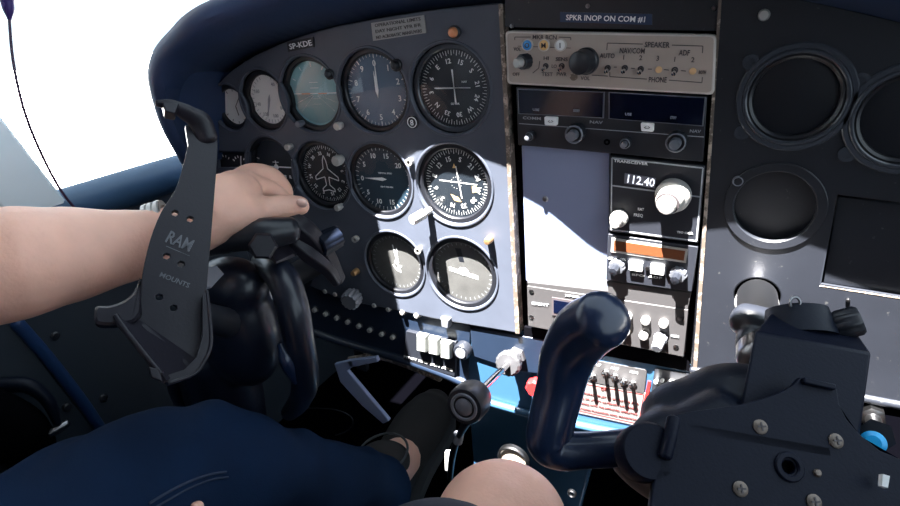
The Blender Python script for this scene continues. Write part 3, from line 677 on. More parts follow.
# adf radio
P2 = PY(-.004); t = thing('direction_finder_radio', 'small black radio with orange tinted window and two white buttons', 'radio', at(650, 285, 0))
part('body', G().prism(q(P2, [(608, 234), (698, 247), (692, 292), (606, 280)]), NY, .014), 'radio', t, bevel=.0006)
f = part('display_frame', G().prism(q(P2, [(612, 237.5), (688, 249), (686, 262.5), (611, 251.5)], .0012), NY, .0012), 'knob_white', t)
part('display', G().prism(q(P2, [(614.5, 240), (685.5, 250.5), (684, 260), (614, 249.5)], .0018), NY, .001), 'orange', f)
for px, py in ((636.5, 265), (658, 268.5)): part('button', G().prism(rquad(P2, [(px - 7, py - 5.5), (px + 7, py - 3.5), (px + 6.5, py + 5.5), (px - 7, py + 3.5)], .001, .004), NY, .004, .0005, .0005), 'white', t)
part('screw', G().lathe(P2.p(647.5, 268), NY, [(.0018, 0), (.0018, .002), (0, .002)], 16), 'steel', t)
for px, py in ((618, 265), (679, 273)):
    c = P2.p(px, py); k_ = part('knob', G().lathe(c, kx, [(.0075, 0), (.0075, .005), (.0068, .006), (0, .006)], 36, 9, .1), 'grey_knob', t); part('cap', G().lathe(c, kx, [(.0042, .006), (.0040, .014), (0, .0145)], 28, 7, .1), 'black', k_)
g = G(); wtext(g, 'OFF', 608, 613, 258, 2.5, .0004, P2, .1); wtext(g, 'VOL', 620, 626, 259, 2.5, .0004, P2, .1); wtext(g, 'BFO  ADF', 632, 662, 276, 2.4, .0004, P2, .12); part('lettering', g, 'white', t)
# spacer strip
P3 = PY(-.0015)
single('spacer_strip', G().prism(q(P3, [(527, 282), (608, 291), (606, 281), (691, 293), (688, 309), (528, 285.5)]), NY, .006), 'radio_l', 'plain grey metal strip between the orange window radio and the bottom radio', 'cover plate', bevel=.0004)
# transponder
P4 = PY(-.003); t = thing('transponder', 'bottom grey radio of the stack with dark window and round pale buttons', 'radio', at(610, 355, 0))
part('body', G().prism(q(P4, [(527, 286), (688, 310), (684, 357), (528, 326)]), NY, .014), 'radio_l', t, bevel=.0006)
f = part('display_frame', G().prism(q(P4, [(552, 297), (587, 302.5), (586, 321), (552, 314.5)], .001), NY, .001), 'ink', t)
part('display', G().prism(q(P4, [(554, 299.5), (585.5, 304.5), (584.5, 318), (554, 312)], .0014), NY, .001), 'dispglass', f)
for px, py in ((628, 315.5), (646, 319.5), (664, 322.5), (626, 330.5), (644, 334.5)):
    part('button', G().lathe(P4.p(px, py), NY, [(.0044, 0), (.0044, .004), (.0036, .005), (0, .0052)], 24), 'knob_white', t)
c = P4.p(661, 337); part('selector_knob', G().lathe(c, Vector((-.1, -1, -.25)), [(.0064, 0), (.0066, .004), (.0055, .005), (.0050, .016), (.004, .017), (0, .017)], 40, 10, .1), 'grey_knob', t)
for px, py in ((531.5, 291.5), (531.5, 317), (680.5, 318.5), (676, 347)): part('screw', G().lathe(P4.p(px, py), NY, [(.0026, 0), (.0026, .0006), (0, .0012)], 18), 'steel', t)
g = G(); wtext(g, 'IDENT', 532, 549, 304, 3.6, .0004, P4, .13); wtext(g, 'XPDR', 565, 580, 296, 2.6, .0004, P4, .13); wtext(g, 'MODE', 671, 679, 336, 3, .0004, P4, .13); part('lettering', g, 'dimprint', t)

# ================================================================== BLUE LOWER PANEL + PEDESTAL
bp = thing('pedestal', 'light blue painted lower centre panel and pedestal around the throttle', 'pedestal', at(560, 450, .0))
PBl = PY(.006)
part('front_panel', G().prism(q(PBl, [(455, 330), (520, 334), (694, 368), (760, 372), (760, 430), (640, 434), (560, 424), (470, 400), (458, 385)]), NY, .02), 'blue', bp, bevel=.002)
part('shelf_lip', G().tube(q(PBl, [(462, 392), (520, 409), (580, 423), (640, 433), (760, 436)], .004), .0045, smooth=3), 'blue', bp)
PBd = PY(.052); part('lower_panel', G().prism(q(PBd, [(468, 398), (560, 424), (600, 431), (566, 560), (480, 545)]), NY, .03), 'blue', bp, bevel=.002)
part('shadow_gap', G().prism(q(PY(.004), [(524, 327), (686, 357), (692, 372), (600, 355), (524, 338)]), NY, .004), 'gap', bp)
# upper navy zone with the plunger sockets
part('control_plate', G().prism(q(PY(.003), [(470, 328), (545, 340), (543, 374), (520, 372), (472, 356)]), NY, .006), 'blue_d', bp, bevel=.001)
# throttle
t = thing('throttle', 'long silver plunger with black knob and bright face sticking out of the blue panel', 'throttle', at(515, 356, 0))
c = at(517, 355, .003); e = at(464, 407, -.135); ax = (e - c).normalized(); Ln = (e - c).length
part('nut', G().lathe(c, ax, [(.011, -.004), (.011, .006), (.009, .008), (0, .008)], 6), 'dullmetal', t)
part('friction_ring', G().lathe(c, ax, [(.008, .006), (.008, .022), (.0145, .023), (.0145, .029), (.012, .031), (0, .031)], 48, 16, .05), 'dullmetal', t)
part('shaft', G().lathe(c, ax, [(.0035, .02), (.0035, Ln - .03), (.0065, Ln - .03), (.0065, Ln - .01), (0, Ln - .01)], 20), 'chrome', t)
k_ = part('knob', G().lathe(c, ax, [(.010, Ln - .030), (.016, Ln - .027), (.0185, Ln - .02), (.0185, Ln - .004), (.017, Ln), (0, Ln)], 48), 'black', t)
part('knob_face', G().ring(c, ax, .0105, .0135, Ln - .001, Ln + .0015).lathe(c, ax, [(.0085, Ln - .001), (.0085, Ln + .001), (.006, Ln + .0022), (0, Ln + .0022)]), 'grey_knob', k_)
# mixture
c = at(545, 374, .004); t = thing('mixture_knob', 'red knob mostly hidden behind the dark yoke grip', 'knob', c)
part('shaft', G().lathe(c, NY, [(.003, -.003), (.003, .02), (0, .02)], 16), 'steel', t); c = at(538, 384, -.02); part('cap', G().lathe(c, NY, [(.009, 0), (.011, .003), (.011, .010), (.009, .012), (0, .012)], 32, 8, .08), 'red', t)
# warning placard and switch insets
Pp = PY(.0055)
t = thing('placard', 'white placard with red border and red print on the blue panel', 'placard', at(605, 424, .005))
part('plate', G().prism(q(Pp, [(574, 380), (646, 393), (640, 426), (566, 410)], .0006), NY, .0012), 'placard', t)
g = G(); c4 = [(575.5, 382), (644, 394.5), (638.5, 423.5), (568, 408)]
for i in range(4): g.line(Pp.p(*c4[i], .0008), Pp.p(*c4[(i + 1) % 4], .0008), NY, .0008)
for i, s_ in enumerate(('OFF', 'THIS AIRCRAFT MUST BE OPERATED AS A', 'NORMAL OR UTILITY CATEGORY AIRPLANE IN', 'COMPLIANCE WITH THE APPROVED OPERATING', 'LIMITATIONS PLACARDS AND MARKINGS')):
    y0 = 388 + i * 5.2
    if i == 0: wtext(g, s_, 601, 609, 388.5, 5, .001, Pp, .2); continue
    wtext(g, s_, 574 - i * .8, 640 - i * .8, y0 + 3.5, 2.6, .001, Pp, .2)
part('lettering', g, 'redink', t)
part('red_edge', G().prism(q(Pp, [(648, 381), (651, 381.5), (643, 425), (639, 424)], .0008), NY, .0015), 'red', t)
t = thing('switch_panel', 'black inset with four metal toggle switches above the white placard', 'switch panel', at(616, 392, .005))
part('plate', G().prism(rquad(Pp, [(587, 358.5), (647, 370), (644, 393), (585, 380)], .002, .001), NY, .0016), 'radio_l', t)
for px, py in ((593, 376), (606, 372), (615, 376), (624, 381), (633, 383)):
    c = Pp.p(px, py, .001); k_ = part('toggle_switch', G().lathe(c, Vector((0, -1, .45)), [(.0018, 0), (.0024, .010), (.002, .012), (0, .0125)], 16), 'chrome', t); part('nut', G().ring(c, NY, .002, .0046, -.0005, .0015, 6), 'steel', k_)
g = G()
for x, s_ in ((597, 'BAT'), (615, 'ALT'), (634, 'AVN')): wtext(g, s_, x - 4, x + 4, 364 + (x - 597) * .2, 3, .0012, Pp, .2)
part('lettering', g, 'white', t)
t = thing('switch_panel', 'black inset of small toggles right of the white placard, half behind the yoke', 'switch panel', at(675, 412, .005))
part('plate', G().prism(rquad(Pp, [(655, 368), (704, 376), (698, 414), (648, 412)], .002, .001), NY, .0016), 'radio', t)
for px, py in ((657, 380), (663, 379), (658, 390), (654, 401), (659, 403), (668, 392), (678, 390)):
    c = Pp.p(px, py, .001); k_ = part('toggle_switch', G().lathe(c, Vector((0, -1, .45)), [(.0016, 0), (.002, .007), (.0018, .009), (0, .0092)], 14), 'white', t)
part('cover_guard', G().prism(rquad(Pp, [(668, 378), (694, 382), (690, 402), (664, 400)], .003, .012), NY, .012, .001, .001), 'knob_white', t)
# trim wheel ring at pedestal
c = at(514, 458, .006); t = thing('fuel_selector', 'round silver rimmed cream disc on the pedestal behind the bare knee', 'dial', c)
part('rim', G().ring(c, NY, .016, .0205, -.001, .006), 'steel', t); part('dial', G().lathe(c, NY, [(.016, 0), (.016, .003), (0, .0035)]), mat('cream', (.62, .56, .46), .4), t)
single('ring_fastener', G().ring(at(572, 493, .006), NY, .003, .0055, -.001, .003, 24), 'steel', 'small silver ring low on the pedestal right of the knee', 'fastener')
t = thing('cable_lever', 'thin black lever with steel tip below the throttle knob', 'lever', at(452, 470, .01))
part('rod', G().tube([at(468, 420, -.04), at(458, 438, -.03), at(452, 458, -.02), at(450, 478, .0)], [.0055, .004, .0045, .004]), 'black', t)
part('collar', G().lathe(at(458, 438, -.03), Vector((-.2, -.2, -1)), [(.0065, -.006), (.0065, .006), (0, .006)], 24), 'grey_knob', t)
single('side_switch', G().prism(q(PY(.0), [(445, 452), (449, 452), (449, 472), (445, 470)]), NY, .004), 'white', 'small upright white tab left of the lever under the throttle', 'switch')

# ================================================================== COPILOT PANEL
PR = P0
rp = thing('copilot_panel', 'black right hand panel with blanked round openings and scuffs', 'instrument panel', at(800, 380, 0))
c1, c2, c3 = at(795, 98, 0), at(909, 119, 0), at(774, 207, 0); c5 = at(757, 297, 0)
slot = [(836, 193), (1010, 215), (1010, 316), (819, 285)]
outl = q(PR, [(723, -6), (790, -2), (900, 24), (1010, 55), (1010, 428), (900, 402), (800, 384), (692, 367)])
vs, fs = holed('pl', outl, [circ(c1, NY, .038, 48), circ(c2, NY, .038, 48), circ(c3, NY, .031, 44), circ(c5, NY, .0195, 40), q(PR, slot)], NY, .001, .0015, None)
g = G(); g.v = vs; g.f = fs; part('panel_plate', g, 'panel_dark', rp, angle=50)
part('backing', G().prism(q(PY(.022), [(715, -10), (1030, 60), (1030, 440), (685, 380)]), NY, .004), 'gap', rp)
part('recess_rim', G().ring(c3, NY, .030, .0375, -.001, .0016), 'panel_dark', rp)
part('recess_floor', G().lathe(c3 + Vector((0, .012, 0)), NY, [(.034, 0), (.034, .001), (0, .001)]), 'panel_dark', rp)
part('lower_edge', G().tube(q(PR, [(692, 370), (800, 387), (900, 405), (1010, 430)]), .004, smooth=3), 'panel_dark', rp)
def blank(c, lb):
    t = thing('blanking_cover', lb, 'instrument cover', c + Vector((0, 0, -.045)), 'round blank covers in the right panel')
    part('flange', G().ring(c, NY, .0355, .0405, -.002, .0024), 'bezel_gloss', t)
    for a in (-50, 232): part('ear', G().lathe(pol(c, .0425, a), NY, [(.0062, -.001), (.0058, .0018), (.003, .002), (.003, .001), (0, .001)], 24), 'bezel_gloss', t)
    part('disc', G().lathe(c + Vector((0, .006, 0)), NY, [(.037, 0), (.037, .001), (.034, .001), (.0335, .006), (.031, .0075), (.029, .006), (.0285, .002), (.015, .0035), (0, .004)], 64), 'bezel', t)
    part('rolled_edge', G().ring(c, NY, .0325, .036, -.001, .003), 'bezel_gloss', t)
blank(c1, 'large black round cover disc at top of the right panel beside the radios'); blank(c2, 'large black round cover disc cut off by the right photo edge')
c = at(764, 15, 0); screw(764, 15, .0042, 'shiny domed screw at the top of the right panel', 'knob_white', h=.004, group=None)
c = at(738, 181, 0); t = thing('light_post', 'tiny ringed hole left of the round recess on the right panel', 'post', c)
part('ring', G().ring(c, NY, .0028, .0045, -.001, .002, 24), 'grey_knob', t); part('core', G().lathe(c, NY, [(.0028, 0), (.0028, .0006), (0, .0006)], 16), 'gap', t)
t = thing('glovebox_door', 'rectangular black glovebox lid set into the right panel', 'glovebox', at(850, 290, 0))
part('door', G().prism(q(PY(.007), [(838, 196), (1008, 218), (1008, 311), (822, 283)]), NY, .004), 'panel_dark', t, bevel=.001)
part('lip', G().tube(q(PY(.001), [(820, 285.5), (900, 298), (1008, 316)]), .0013, smooth=0, seg=8), 'edge', t)
screw(848, 300, .0016, 'tiny specks of a fastener just below the glovebox lid', 'steel', group=None)

# ================================================================== LEFT YOKE
def plane3(a, b, c): return Plane(dep(*a), dep(*b), dep(*c))
ly = thing('control_yoke', 'dark left control yoke in front of the pilot with glossy horn', 'yoke', dep(250, 400, .62))
hubc = at(236, 325, -.15)
g = G(); axh = Vector((.15, -1, .15)).normalized()
g.ball(hubc, .075, (.72, .5, 1.0)); g.ball(at(232, 285, -.15), .05, (.9, .6, .6)); g.tube([at(300, 275, .0), at(262, 300, -.10)], [.02, .02], smooth=0)
g.tube([at(215, 350, -.15), at(225, 395, -.14), at(240, 420, -.12)], [.045, .045, .035])
part('hub', fused(g, .004, 10), 'yoke', ly)
g = G().tube([at(262, 262, -.12), at(281, 276, -.145), at(292, 305, -.16), at(300, 345, -.165), at(305, 380, -.160), at(300, 400, -.15), at(290, 412, -.13)], [.012, .0155, .0155, .0145, .014, .012, .010], seg=24)
part('horn', g, 'yoke', ly)
part('trigger', G().tube([at(281, 345, -.175), at(287, 362, -.18), at(295, 382, -.175)], [.004, .007, .003]), 'handle', ly)
part('column_shaft', G().tube([at(318, 262, .0), at(255, 300, -.12)], [.015, .015], smooth=0), 'steel', ly)
part('hub_highlight', G().prism(q(plane3((205, 275, .52), (225, 275, .53), (212, 290, .50)), [(204, 268), (217, 266), (224, 274), (211, 288), (204, 290)]), (CAM - dep(212, 278, .5)).normalized(), .006, .001, .001), 'grey_knob', ly, label='pale square patch standing for a highlight on the hub')  # pale patch painted in place of a highlight on top of the hub
part('left_horn', G().tube([at(215, 300, -.16), at(190, 330, -.175), at(178, 380, -.18), at(190, 410, -.17)], [.013, .013, .012, .012]), 'yoke', ly)
# clamp on top of the yoke
t = thing('mount_clamp', 'black mount clamp and arm bolted on top of the left yoke', 'mount', at(270, 250, -.13)); mc = t
part('bar', G().tube([at(204, 244, -.16), at(235, 236, -.15), at(262, 234, -.14), at(292, 230, -.12)], [.014, .0155, .016, .013]), 'black', t)
c = at(263, 246, -.158); ax = (CAM - c).normalized()
part('bolt', G().lathe(c, ax, [(.013, -.01), (.0135, .006), (.011, .009), (0, .009)], 6), 'cradle', t)
part('clamp_block', G().prism(q(plane3((275, 240, .58), (295, 240, .60), (285, 255, .57)), [(262, 252), (284, 236), (300, 242), (296, 256), (276, 264)]), (CAM - dep(280, 250, .58)).normalized(), .02, .002, .002), 'cradle', t)
part('arm', G().tube([at(291, 222, -.105), at(306, 233, -.10), at(325, 256, -.085), at(339, 280, -.07)], [.012, .0135, .012, .009], seg=4, flat=.55), 'cradle', t, bevel=.002)
part('arm', G().tube([at(294, 244, -.115), at(310, 256, -.11), at(328, 270, -.095), at(337, 283, -.08)], [.007, .009, .008, .006], seg=4, flat=.6), 'cradle', t, bevel=.002)
part('knob', G().lathe(at(330, 240, -.075), Vector((-.3, -1, -.1)), [(.012, -.01), (.013, .0), (.013, .014), (.011, .016), (0, .016)], 36, 9, .06), 'blackrough', t)

# ------------------------------------------------------------------ cradle
PC = plane3((190, 130, .50), (208, 340, .452), (130, 310, .435)); NC = PC.n
t = thing('tablet_cradle', 'upright grey plastic device cradle with holes in front of the forearm', 'holder', PC.p(165, 385))
def hexa(c, r): return [c + (PC.p(300, 100) - PC.p(200, 100)).normalized() * (r * math.cos(PI / 3 * i + .5)) + NC.cross((PC.p(300, 100) - PC.p(200, 100)).normalized()) * (r * math.sin(PI / 3 * i + .5)) for i in range(6)]
pl_px = [(186, 126), (204, 123), (215, 133), (217, 150), (214, 190), (210, 240), (206, 290), (206, 318), (206, 345), (196, 366), (150, 334), (129, 312), (141, 300), (143, 275), (151, 240), (162, 212), (176, 190), (184, 165), (189, 145)]
Cpx = Plane(PC.p(100, 100), PC.p(300, 100), PC.p(200, 300))
hx = [hexa(PC.p(x, y), .0034) for x, y in ((175, 213), (190, 219), (166.5, 256), (181, 264), (159, 297), (173.5, 308))]
vs, fs = holed('x', cr([PC.p(x, y) for x, y in pl_px], 3), hx, NC, .0045, .0006, None)
g = G(); g.v = vs; g.f = fs; part('back_plate', g, 'cradle', t, angle=50)
a = PC.p(168, 236, .0); b = PC.p(192, 246, .0)
part('lettering', G().text('RAM', a.lerp(b, .5), b - a, NC, .0105, width=(b - a).length, th=.0008).line(PC.p(166, 246), PC.p(190, 256), NC, .0006, .0004).text('MOUNTS', PC.p(175, 280), b - a, NC, .004, th=.0004), mat('embossed', (.10, .105, .12), .35), t)
# folded side wall on the right, tray at the bottom, ear to the left, hook at the top
g = G(); wall = [PC.p(*p) for p in ((206, 300), (207, 345), (200, 368), (180, 384), (160, 386))]; fr_ = [p + NC * .016 for p in wall]
def strip(g, A, B, th, nn):
    for i in range(len(A) - 1):
        g.prism([A[i], A[i + 1], B[i + 1], B[i]], nn(A[i + 1] - A[i]), th)
    return g
def nnf(d): return d.cross(NC).normalized()
g.prism(q(PC, [(206, 296), (209, 345), (201, 367), (191, 378), (168, 386), (159, 381), (183, 373), (195, 361), (201, 340), (201, 300)], .016), NC, .016)
g.tube([PC.p(205, 296, .015), PC.p(209, 345, .016), PC.p(201, 367, .016), PC.p(191, 378, .016), PC.p(168, 386, .016)], .0014, seg=10)
part('side_wall', g, 'cradle', t)
A0, A1, B1, B0 = PC.p(129, 312), PC.p(200, 362), PC.p(166, 384, .018), PC.p(118, 325, .018)
g = G().prism([A0, A1, B1, B0], (A1 - A0).cross(B0 - A0) * (1 if (A1 - A0).cross(B0 - A0).z > 0 else -1), .003)
g.tube([PC.p(117, 322, .019), PC.p(130, 340, .019), PC.p(160, 377, .019)], .0022, seg=10)
g.line(PC.p(143, 326, .006), PC.p(190, 368, .006), Z, .003, .003)
part('tray', g, 'cradle', t)
part('corner_tab', G().prism(q(PC, [(148, 371), (159, 374), (162, 386), (151, 382)], .022), NC, .006), 'cradle', t, bevel=.001)
part('support_ear', G().prism(cr([PC.p(x, y, .014) for x, y in ((140, 282), (134, 296), (124, 305), (110, 310), (97, 311), (96, 326), (108, 329), (120, 328), (134, 326), (142, 316))], 3), NC, .012, .002, .002), 'cradle', t)
part('top_hook', G().tube([PC.p(207, 138, .0), PC.p(200, 126, .006), PC.p(187, 121, .012), PC.p(172, 117, .018), PC.p(157, 116, .02)], [.009, .0095, .0075, .005, .003], seg=14, flat=.5), 'cradle', t)
part('hook_tip', G().prism(q(PC, [(161, 114), (178, 117), (174, 127), (164, 125)], .022), NC, .012), 'cradle', t, bevel=.001)
part('stand_arm', G().tube([PC.p(192, 300, -.012), PC.p(200, 305, -.03), hubc], [.009, .012, .016], seg=16), 'black', t)

# ================================================================== RIGHT YOKE
ry = thing('control_yoke', 'near right control yoke with smooth blue black curved grip', 'yoke', dep(700, 500, .33))
g = G().tube([dep(603, 319, .312), dep(583, 332, .330), dep(568, 356, .341), dep(560, 388, .345), dep(552, 420, .345), dep(549, 441, .345), dep(560, 450, .345), dep(590, 450, .343), dep(640, 446, .340), dep(690, 440, .335)],
             [.0158, .0172, .0160, .0142, .0138, .0132, .0115, .0105, .0105, .013], seg=28, smooth=8)
part('grip', g, 'handle', ry)
g = G(); g.ball(dep(712, 424, .36), .043, (1.0, .7, .62)); g.ball(dep(670, 450, .345), .025); g.ball(dep(745, 420, .36), .045, (1, .7, .8)); g.ball(dep(735, 480, .34), .05, (1.5, .6, .6)); g.tube([dep(660, 446, .34), dep(720, 440, .34)], [.016, .03], smooth=0)
part('hub', fused(g, .003, 8), 'blackrough', ry)
part('column_shaft', G().tube([at(757, 297, -.002), at(757, 297, -.02), dep(760, 360, .40)], [.0155, .0155, .015], smooth=0, seg=28), 'steel', ry)
part('shaft_collar', G().ball(at(757, 297, 0) + NY * .014, .0172, seg=32), mat('pale_shaft', (.50, .50, .48), .4), ry)
# link joint behind
g = G().tube([dep(742, 318, .43), dep(752, 322, .425), dep(770, 323, .425)], [.012, .013, .011]); g.tube([dep(748, 338, .42), dep(760, 345, .415)], [.012, .012], smooth=0); part('clamp_link', fused(g, .0015, 4), 'black', ry)
part('clamp_lever', G().prism(q(plane3((735, 345, .42), (755, 345, .42), (745, 365, .41)), [(736, 345), (757, 338), (753, 380), (737, 372)]), (CAM - dep(745, 355, .42)).normalized(), .012), 'black', ry, bevel=.001)
# box mount
t = thing('mount_box', 'black faceted box with a wire ring on top of the right yoke', 'mount', dep(805, 410, .34))
Pf = plane3((755, 331, .345), (872, 352, .345), (800, 420, .325)); nf = Pf.n
F4 = q(Pf, [(755, 331), (872, 353), (858, 450), (738, 415)]); Bk = [dep(774, 308, .395), dep(852, 325, .395), dep(848, 400, .40), dep(752, 385, .40)]
g = G().add(F4 + Bk, [(0, 1, 2, 3), (7, 6, 5, 4), (0, 4, 5, 1), (1, 5, 6, 2), (2, 6, 7, 3), (3, 7, 4, 0)]); part('housing', g, 'bracket', t, bevel=.0018)
g = G().lathe(dep(798, 322, .385), (dep(795, 300, .39) - dep(798, 322, .385)), [(.022, -.01), (.0185, .008), (.012, .010), (0, .011)], 32); part('turret', g, 'blackrough', t)
rc = dep(795, 303, .372); part('wire_ring', G().tube([rc + (dep(800, 303, .372) - rc) * math.cos(a) + (dep(795, 297, .372) - rc) * math.sin(a) for a in [i * .45 - .8 for i in range(11)]], .0009, seg=8, smooth=2), 'steel', t)
part('side_knob', G().lathe(dep(840, 325, .375), (dep(852, 322, .372) - dep(840, 325, .375)), [(.008, -.004), (.0095, .0), (.0095, .010), (.008, .012), (0, .012)], 30, 10, .1), 'black', t)
part('side_knob_wing', G().prism(q(plane3((845, 320, .37), (858, 320, .37), (850, 335, .37)), [(846, 316), (855, 318), (855, 338), (844, 334)]), (CAM - dep(850, 325, .37)).normalized(), .006), 'black', t, bevel=.001)
# bracket plate in front
Pb = plane3((700, 430, .305), (880, 470, .30), (760, 500, .292)); nb = Pb.n
t = thing('mount_bracket', 'black moulded bracket plate with four cross head screws in the lower right corner', 'bracket', Pb.p(760, 540))
pxs = [(676, 416), (700, 412), (722, 409), (745, 405), (764, 400), (783, 393), (795, 386), (801, 379), (808, 381), (832, 386), (836, 390), (838, 404), (846, 420), (860, 436), (880, 452), (905, 462), (990, 480), (980, 600), (640, 600), (655, 485), (664, 450), (670, 425)]
vs, fs = holed('x', [Pb.p(x, y) for x, y in pxs], [circ(Pb.p(789, 467), nb, .0042, 24)], nb, .003, .0009, None)
g = G(); g.v = vs; g.f = fs; part('plate', g, 'bracket', t, angle=50)
part('hole_rim', G().ring(Pb.p(789, 467), nb, .0042, .0075, -.001, .0016, 36), 'bracket', t); part('hole_back', G().lathe(Pb.p(789, 467) - nb * .006, nb, [(.007, 0), (.007, .001), (0, .001)]), 'gap', t)
part('top_tab', G().prism(q(Pb, [(801, 378), (833, 385), (833, 391), (801, 384)], .003), nb, .012), 'bracket', t, bevel=.0008)
part('round_boss', G().lathe(Pb.p(651, 451), nb, [(.0150, -.014), (.0150, -.002), (.0135, .0), (0, .0)], 40), 'bracket', t)
part('rib', G().line(Pb.p(690, 428), Pb.p(830, 452), nb, .004, .0006), 'bracket', t)
part('hinge_knuckle', G().tube([Pb.p(672, 420, .002), Pb.p(668, 440, .002), Pb.p(664, 456, .002)], .0035, smooth=0), 'bracket', t)
for px, py, r in ((760, 427, .0038), (835.5, 441, .0038), (740, 489, .0038), (813.5, 502, .0038), (817, 473, .002)):
    c = Pb.p(px, py); s_ = part('screw', G().lathe(c, nb, [(r, -.001), (r, .0008), (r * .7, .0016), (0, .0018)], 20), mat('dull_screw', (.15, .12, .10), .4, .4) if 'dull_screw' not in bpy.data.materials else bpy.data.materials['dull_screw'], t)
    if r > .003:
        x = (Pb.p(px + 5, py) - c).normalized(); y = nb.cross(x); part('cross_slot', G().line(c + nb * .0022 - x * .0022, c + nb * .0022 + x * .0022, nb, .0009).line(c + nb * .0022 - y * .0022, c + nb * .0022 + y * .0022, nb, .0009), 'ink', s_)
part('edge_wall', G().prism([Pb.p(838, 404), Pb.p(860, 436), Pb.p(905, 462), Pb.p(905, 462, -.012), Pb.p(860, 436, -.012), Pb.p(838, 404, -.012)], Vector((0, 0, 1)), .001), 'bracket', t)
t = thing('push_plug', 'bright blue plug beside the right edge of the bracket plate', 'plug', dep(875, 440, .33))
part('body', G().lathe(dep(876, 436, .335), (CAM - dep(876, 440, .33)), [(.0095, -.01), (.0095, .002), (0, .002)], 6), 'black', t)
part('cap', G().lathe(dep(873, 443, .325), (CAM - dep(873, 443, .325)), [(.0065, -.006), (.0065, .001), (.004, .003), (0, .003)]), 'cyan', t)
t = thing('audio_jack', 'silver jack fitting on the right panel above the blue plug', 'jack', at(872, 412, -.01))
part('nut', G().lathe(at(872, 414, -.002), NY, [(.010, -.002), (.010, .006), (.007, .008), (0, .008)], 6), 'steel', t); part('barrel', G().lathe(at(872, 414, -.002), NY, [(.006, .006), (.006, .02), (0, .021)], 24), 'steel', t)
single('edge_tab', G().prism(q(plane3((880, 480, .29), (890, 480, .29), (885, 495, .29)), [(883, 474), (890, 476), (888, 488), (882, 486)]), nb, .003), 'white', 'small white tab at the lower right edge on the bracket', 'tab')

# ================================================================== DOOR + FOOTWELL
PL = Plane(Vector((XL + .002, 0, 0)), Vector((XL + .002, 1, 0)), Vector((XL + .002, 0, 1))); NX = Vector((1, 0, 0))
t = thing('door_trim_panel', 'dark grey moulded plastic door panel left of the cradle', 'door panel', PL.p(120, 440))
part('panel', G().prism(q(PL, [(10, 322), (-60, 240), (60, 236), (230, 200), (260, 300), (260, 470), (108, 450)], .006), NX, .007), 'door', t, bevel=.002)
for px, py in ((52, 335), (100, 397)):
    c = PL.p(px, py, .006); k_ = part('fastener', G().lathe(c, NX, [(.0055, -.001), (.0055, .002), (.004, .0035), (0, .0038)], 24), 'black', t)
t = thing('door_panel', 'lower door skin with handle left of the blue strip', 'door', PL.p(40, 480))
part('panel', G().prism(q(PL, [(8, 322), (-90, 240), (-160, 600), (90, 560), (108, 450)], .004), NX, .005), 'door', t)
c = PL.p(64, 406, .006); part('fastener', G().lathe(c, NX, [(.0055, -.003), (.0055, .002), (.004, .0035), (0, .0038)], 24), 'black', t)
part('handle', G().tube([PL.p(-10, 385, .01), PL.p(12, 380, .03), PL.p(26, 392, .045), PL.p(33, 412, .05)], [.016, .015, .012, .008], flat=.6), 'blackrough', t)
part('latch', G().tube([PL.p(25, 424, .05), PL.p(41, 413, .055)], [.005, .005], smooth=0), 'steel', t)
part('armrest', G().tube([PL.p(-60, 400, .03), PL.p(-5, 425, .03), PL.p(18, 445, .03), PL.p(10, 500, .03)], [.035, .035, .025, .02]), 'gap', t)
single('door_edge_strip', G().tube([PL.p(14, 322, .006), PL.p(45, 357, .006), PL.p(80, 402, .006), PL.p(112, 450, .006)], .0075, seg=12), 'blue_trim', 'bright blue rubber strip running diagonally down the door edge', 'trim strip')
# parking brake handle and wire
t = thing('brake_handle', 'bent silver lever hanging under the dark lower panel', 'lever', at(388, 424, .0))
g = G().prism(q(PY(-.012), [(334, 364), (352, 360), (354, 366), (347, 371), (389, 421), (383, 424), (362, 406), (340, 382)]), NY, .006).prism(q(PY(-.012), [(346, 361), (376, 357), (378, 362), (350, 368)]), NY, .006)
part('lever', g, 'alu', t, bevel=.0012)
part('pivot', G().tube([at(350, 360, .01), at(375, 356, .02), at(400, 362, .02), at(440, 378, .02)], .005, seg=10), 'edge', t)
part('bracket', G().box(at(362, 362, .02) - Vector((.008, .004, .012)), at(362, 362, .02) + Vector((.008, .004, .025))), 'black', t)
loop = [at(205, 425, .0), at(240, 437, .06), at(300, 442, .10), at(345, 432, .12), at(352, 418, .13), at(330, 409, .13), at(285, 410, .12), at(240, 422, .08)]
single('cable', G().tube([at(150, 350, -.05), at(180, 398, -.03)] + loop, .0011, seg=8), 'black', 'thin dark cable looping in the black footwell above the jeans', 'cable')
# hanging cord top left, with its dark mount
t = thing('antenna_cord', 'thin dark cord curving down the bright window at far left', 'cord', atX(80, 214, -.60))
part('cord', G().tube([atX(9, 14, -.60), atX(13, 60, -.60), atX(24, 110, -.60), atX(42, 155, -.60), atX(62, 192, -.60), atX(82, 216, -.60)], .0013, seg=8), mat('cord', (.03, .01, .04), .5), t)
part('mount', G().tube([atX(4, -14, -.60), atX(8, 6, -.60), atX(9.5, 19, -.60)], [.008, .005, .0018], seg=10), mat('violet_mount', (.02, .005, .10), .5), t)

# ================================================================== PEOPLE
pilot = thing('person', 'pilot in blue jeans reaching bare left arm to the instrument panel, wearing a watch', 'person', Vector((-.50, -.62, .20)))
hipR = Vector((-.42, -.74, .25)); kneeR = dep(185, 476, .54)
hem = dep(370, 488, .80); midT = dep(20, 605, .42)
hipL = Vector((-.58, -.74, .25)); kneeL = Vector((-.63, -.36, .21)); ankL = Vector((-.66, -.06, .06))
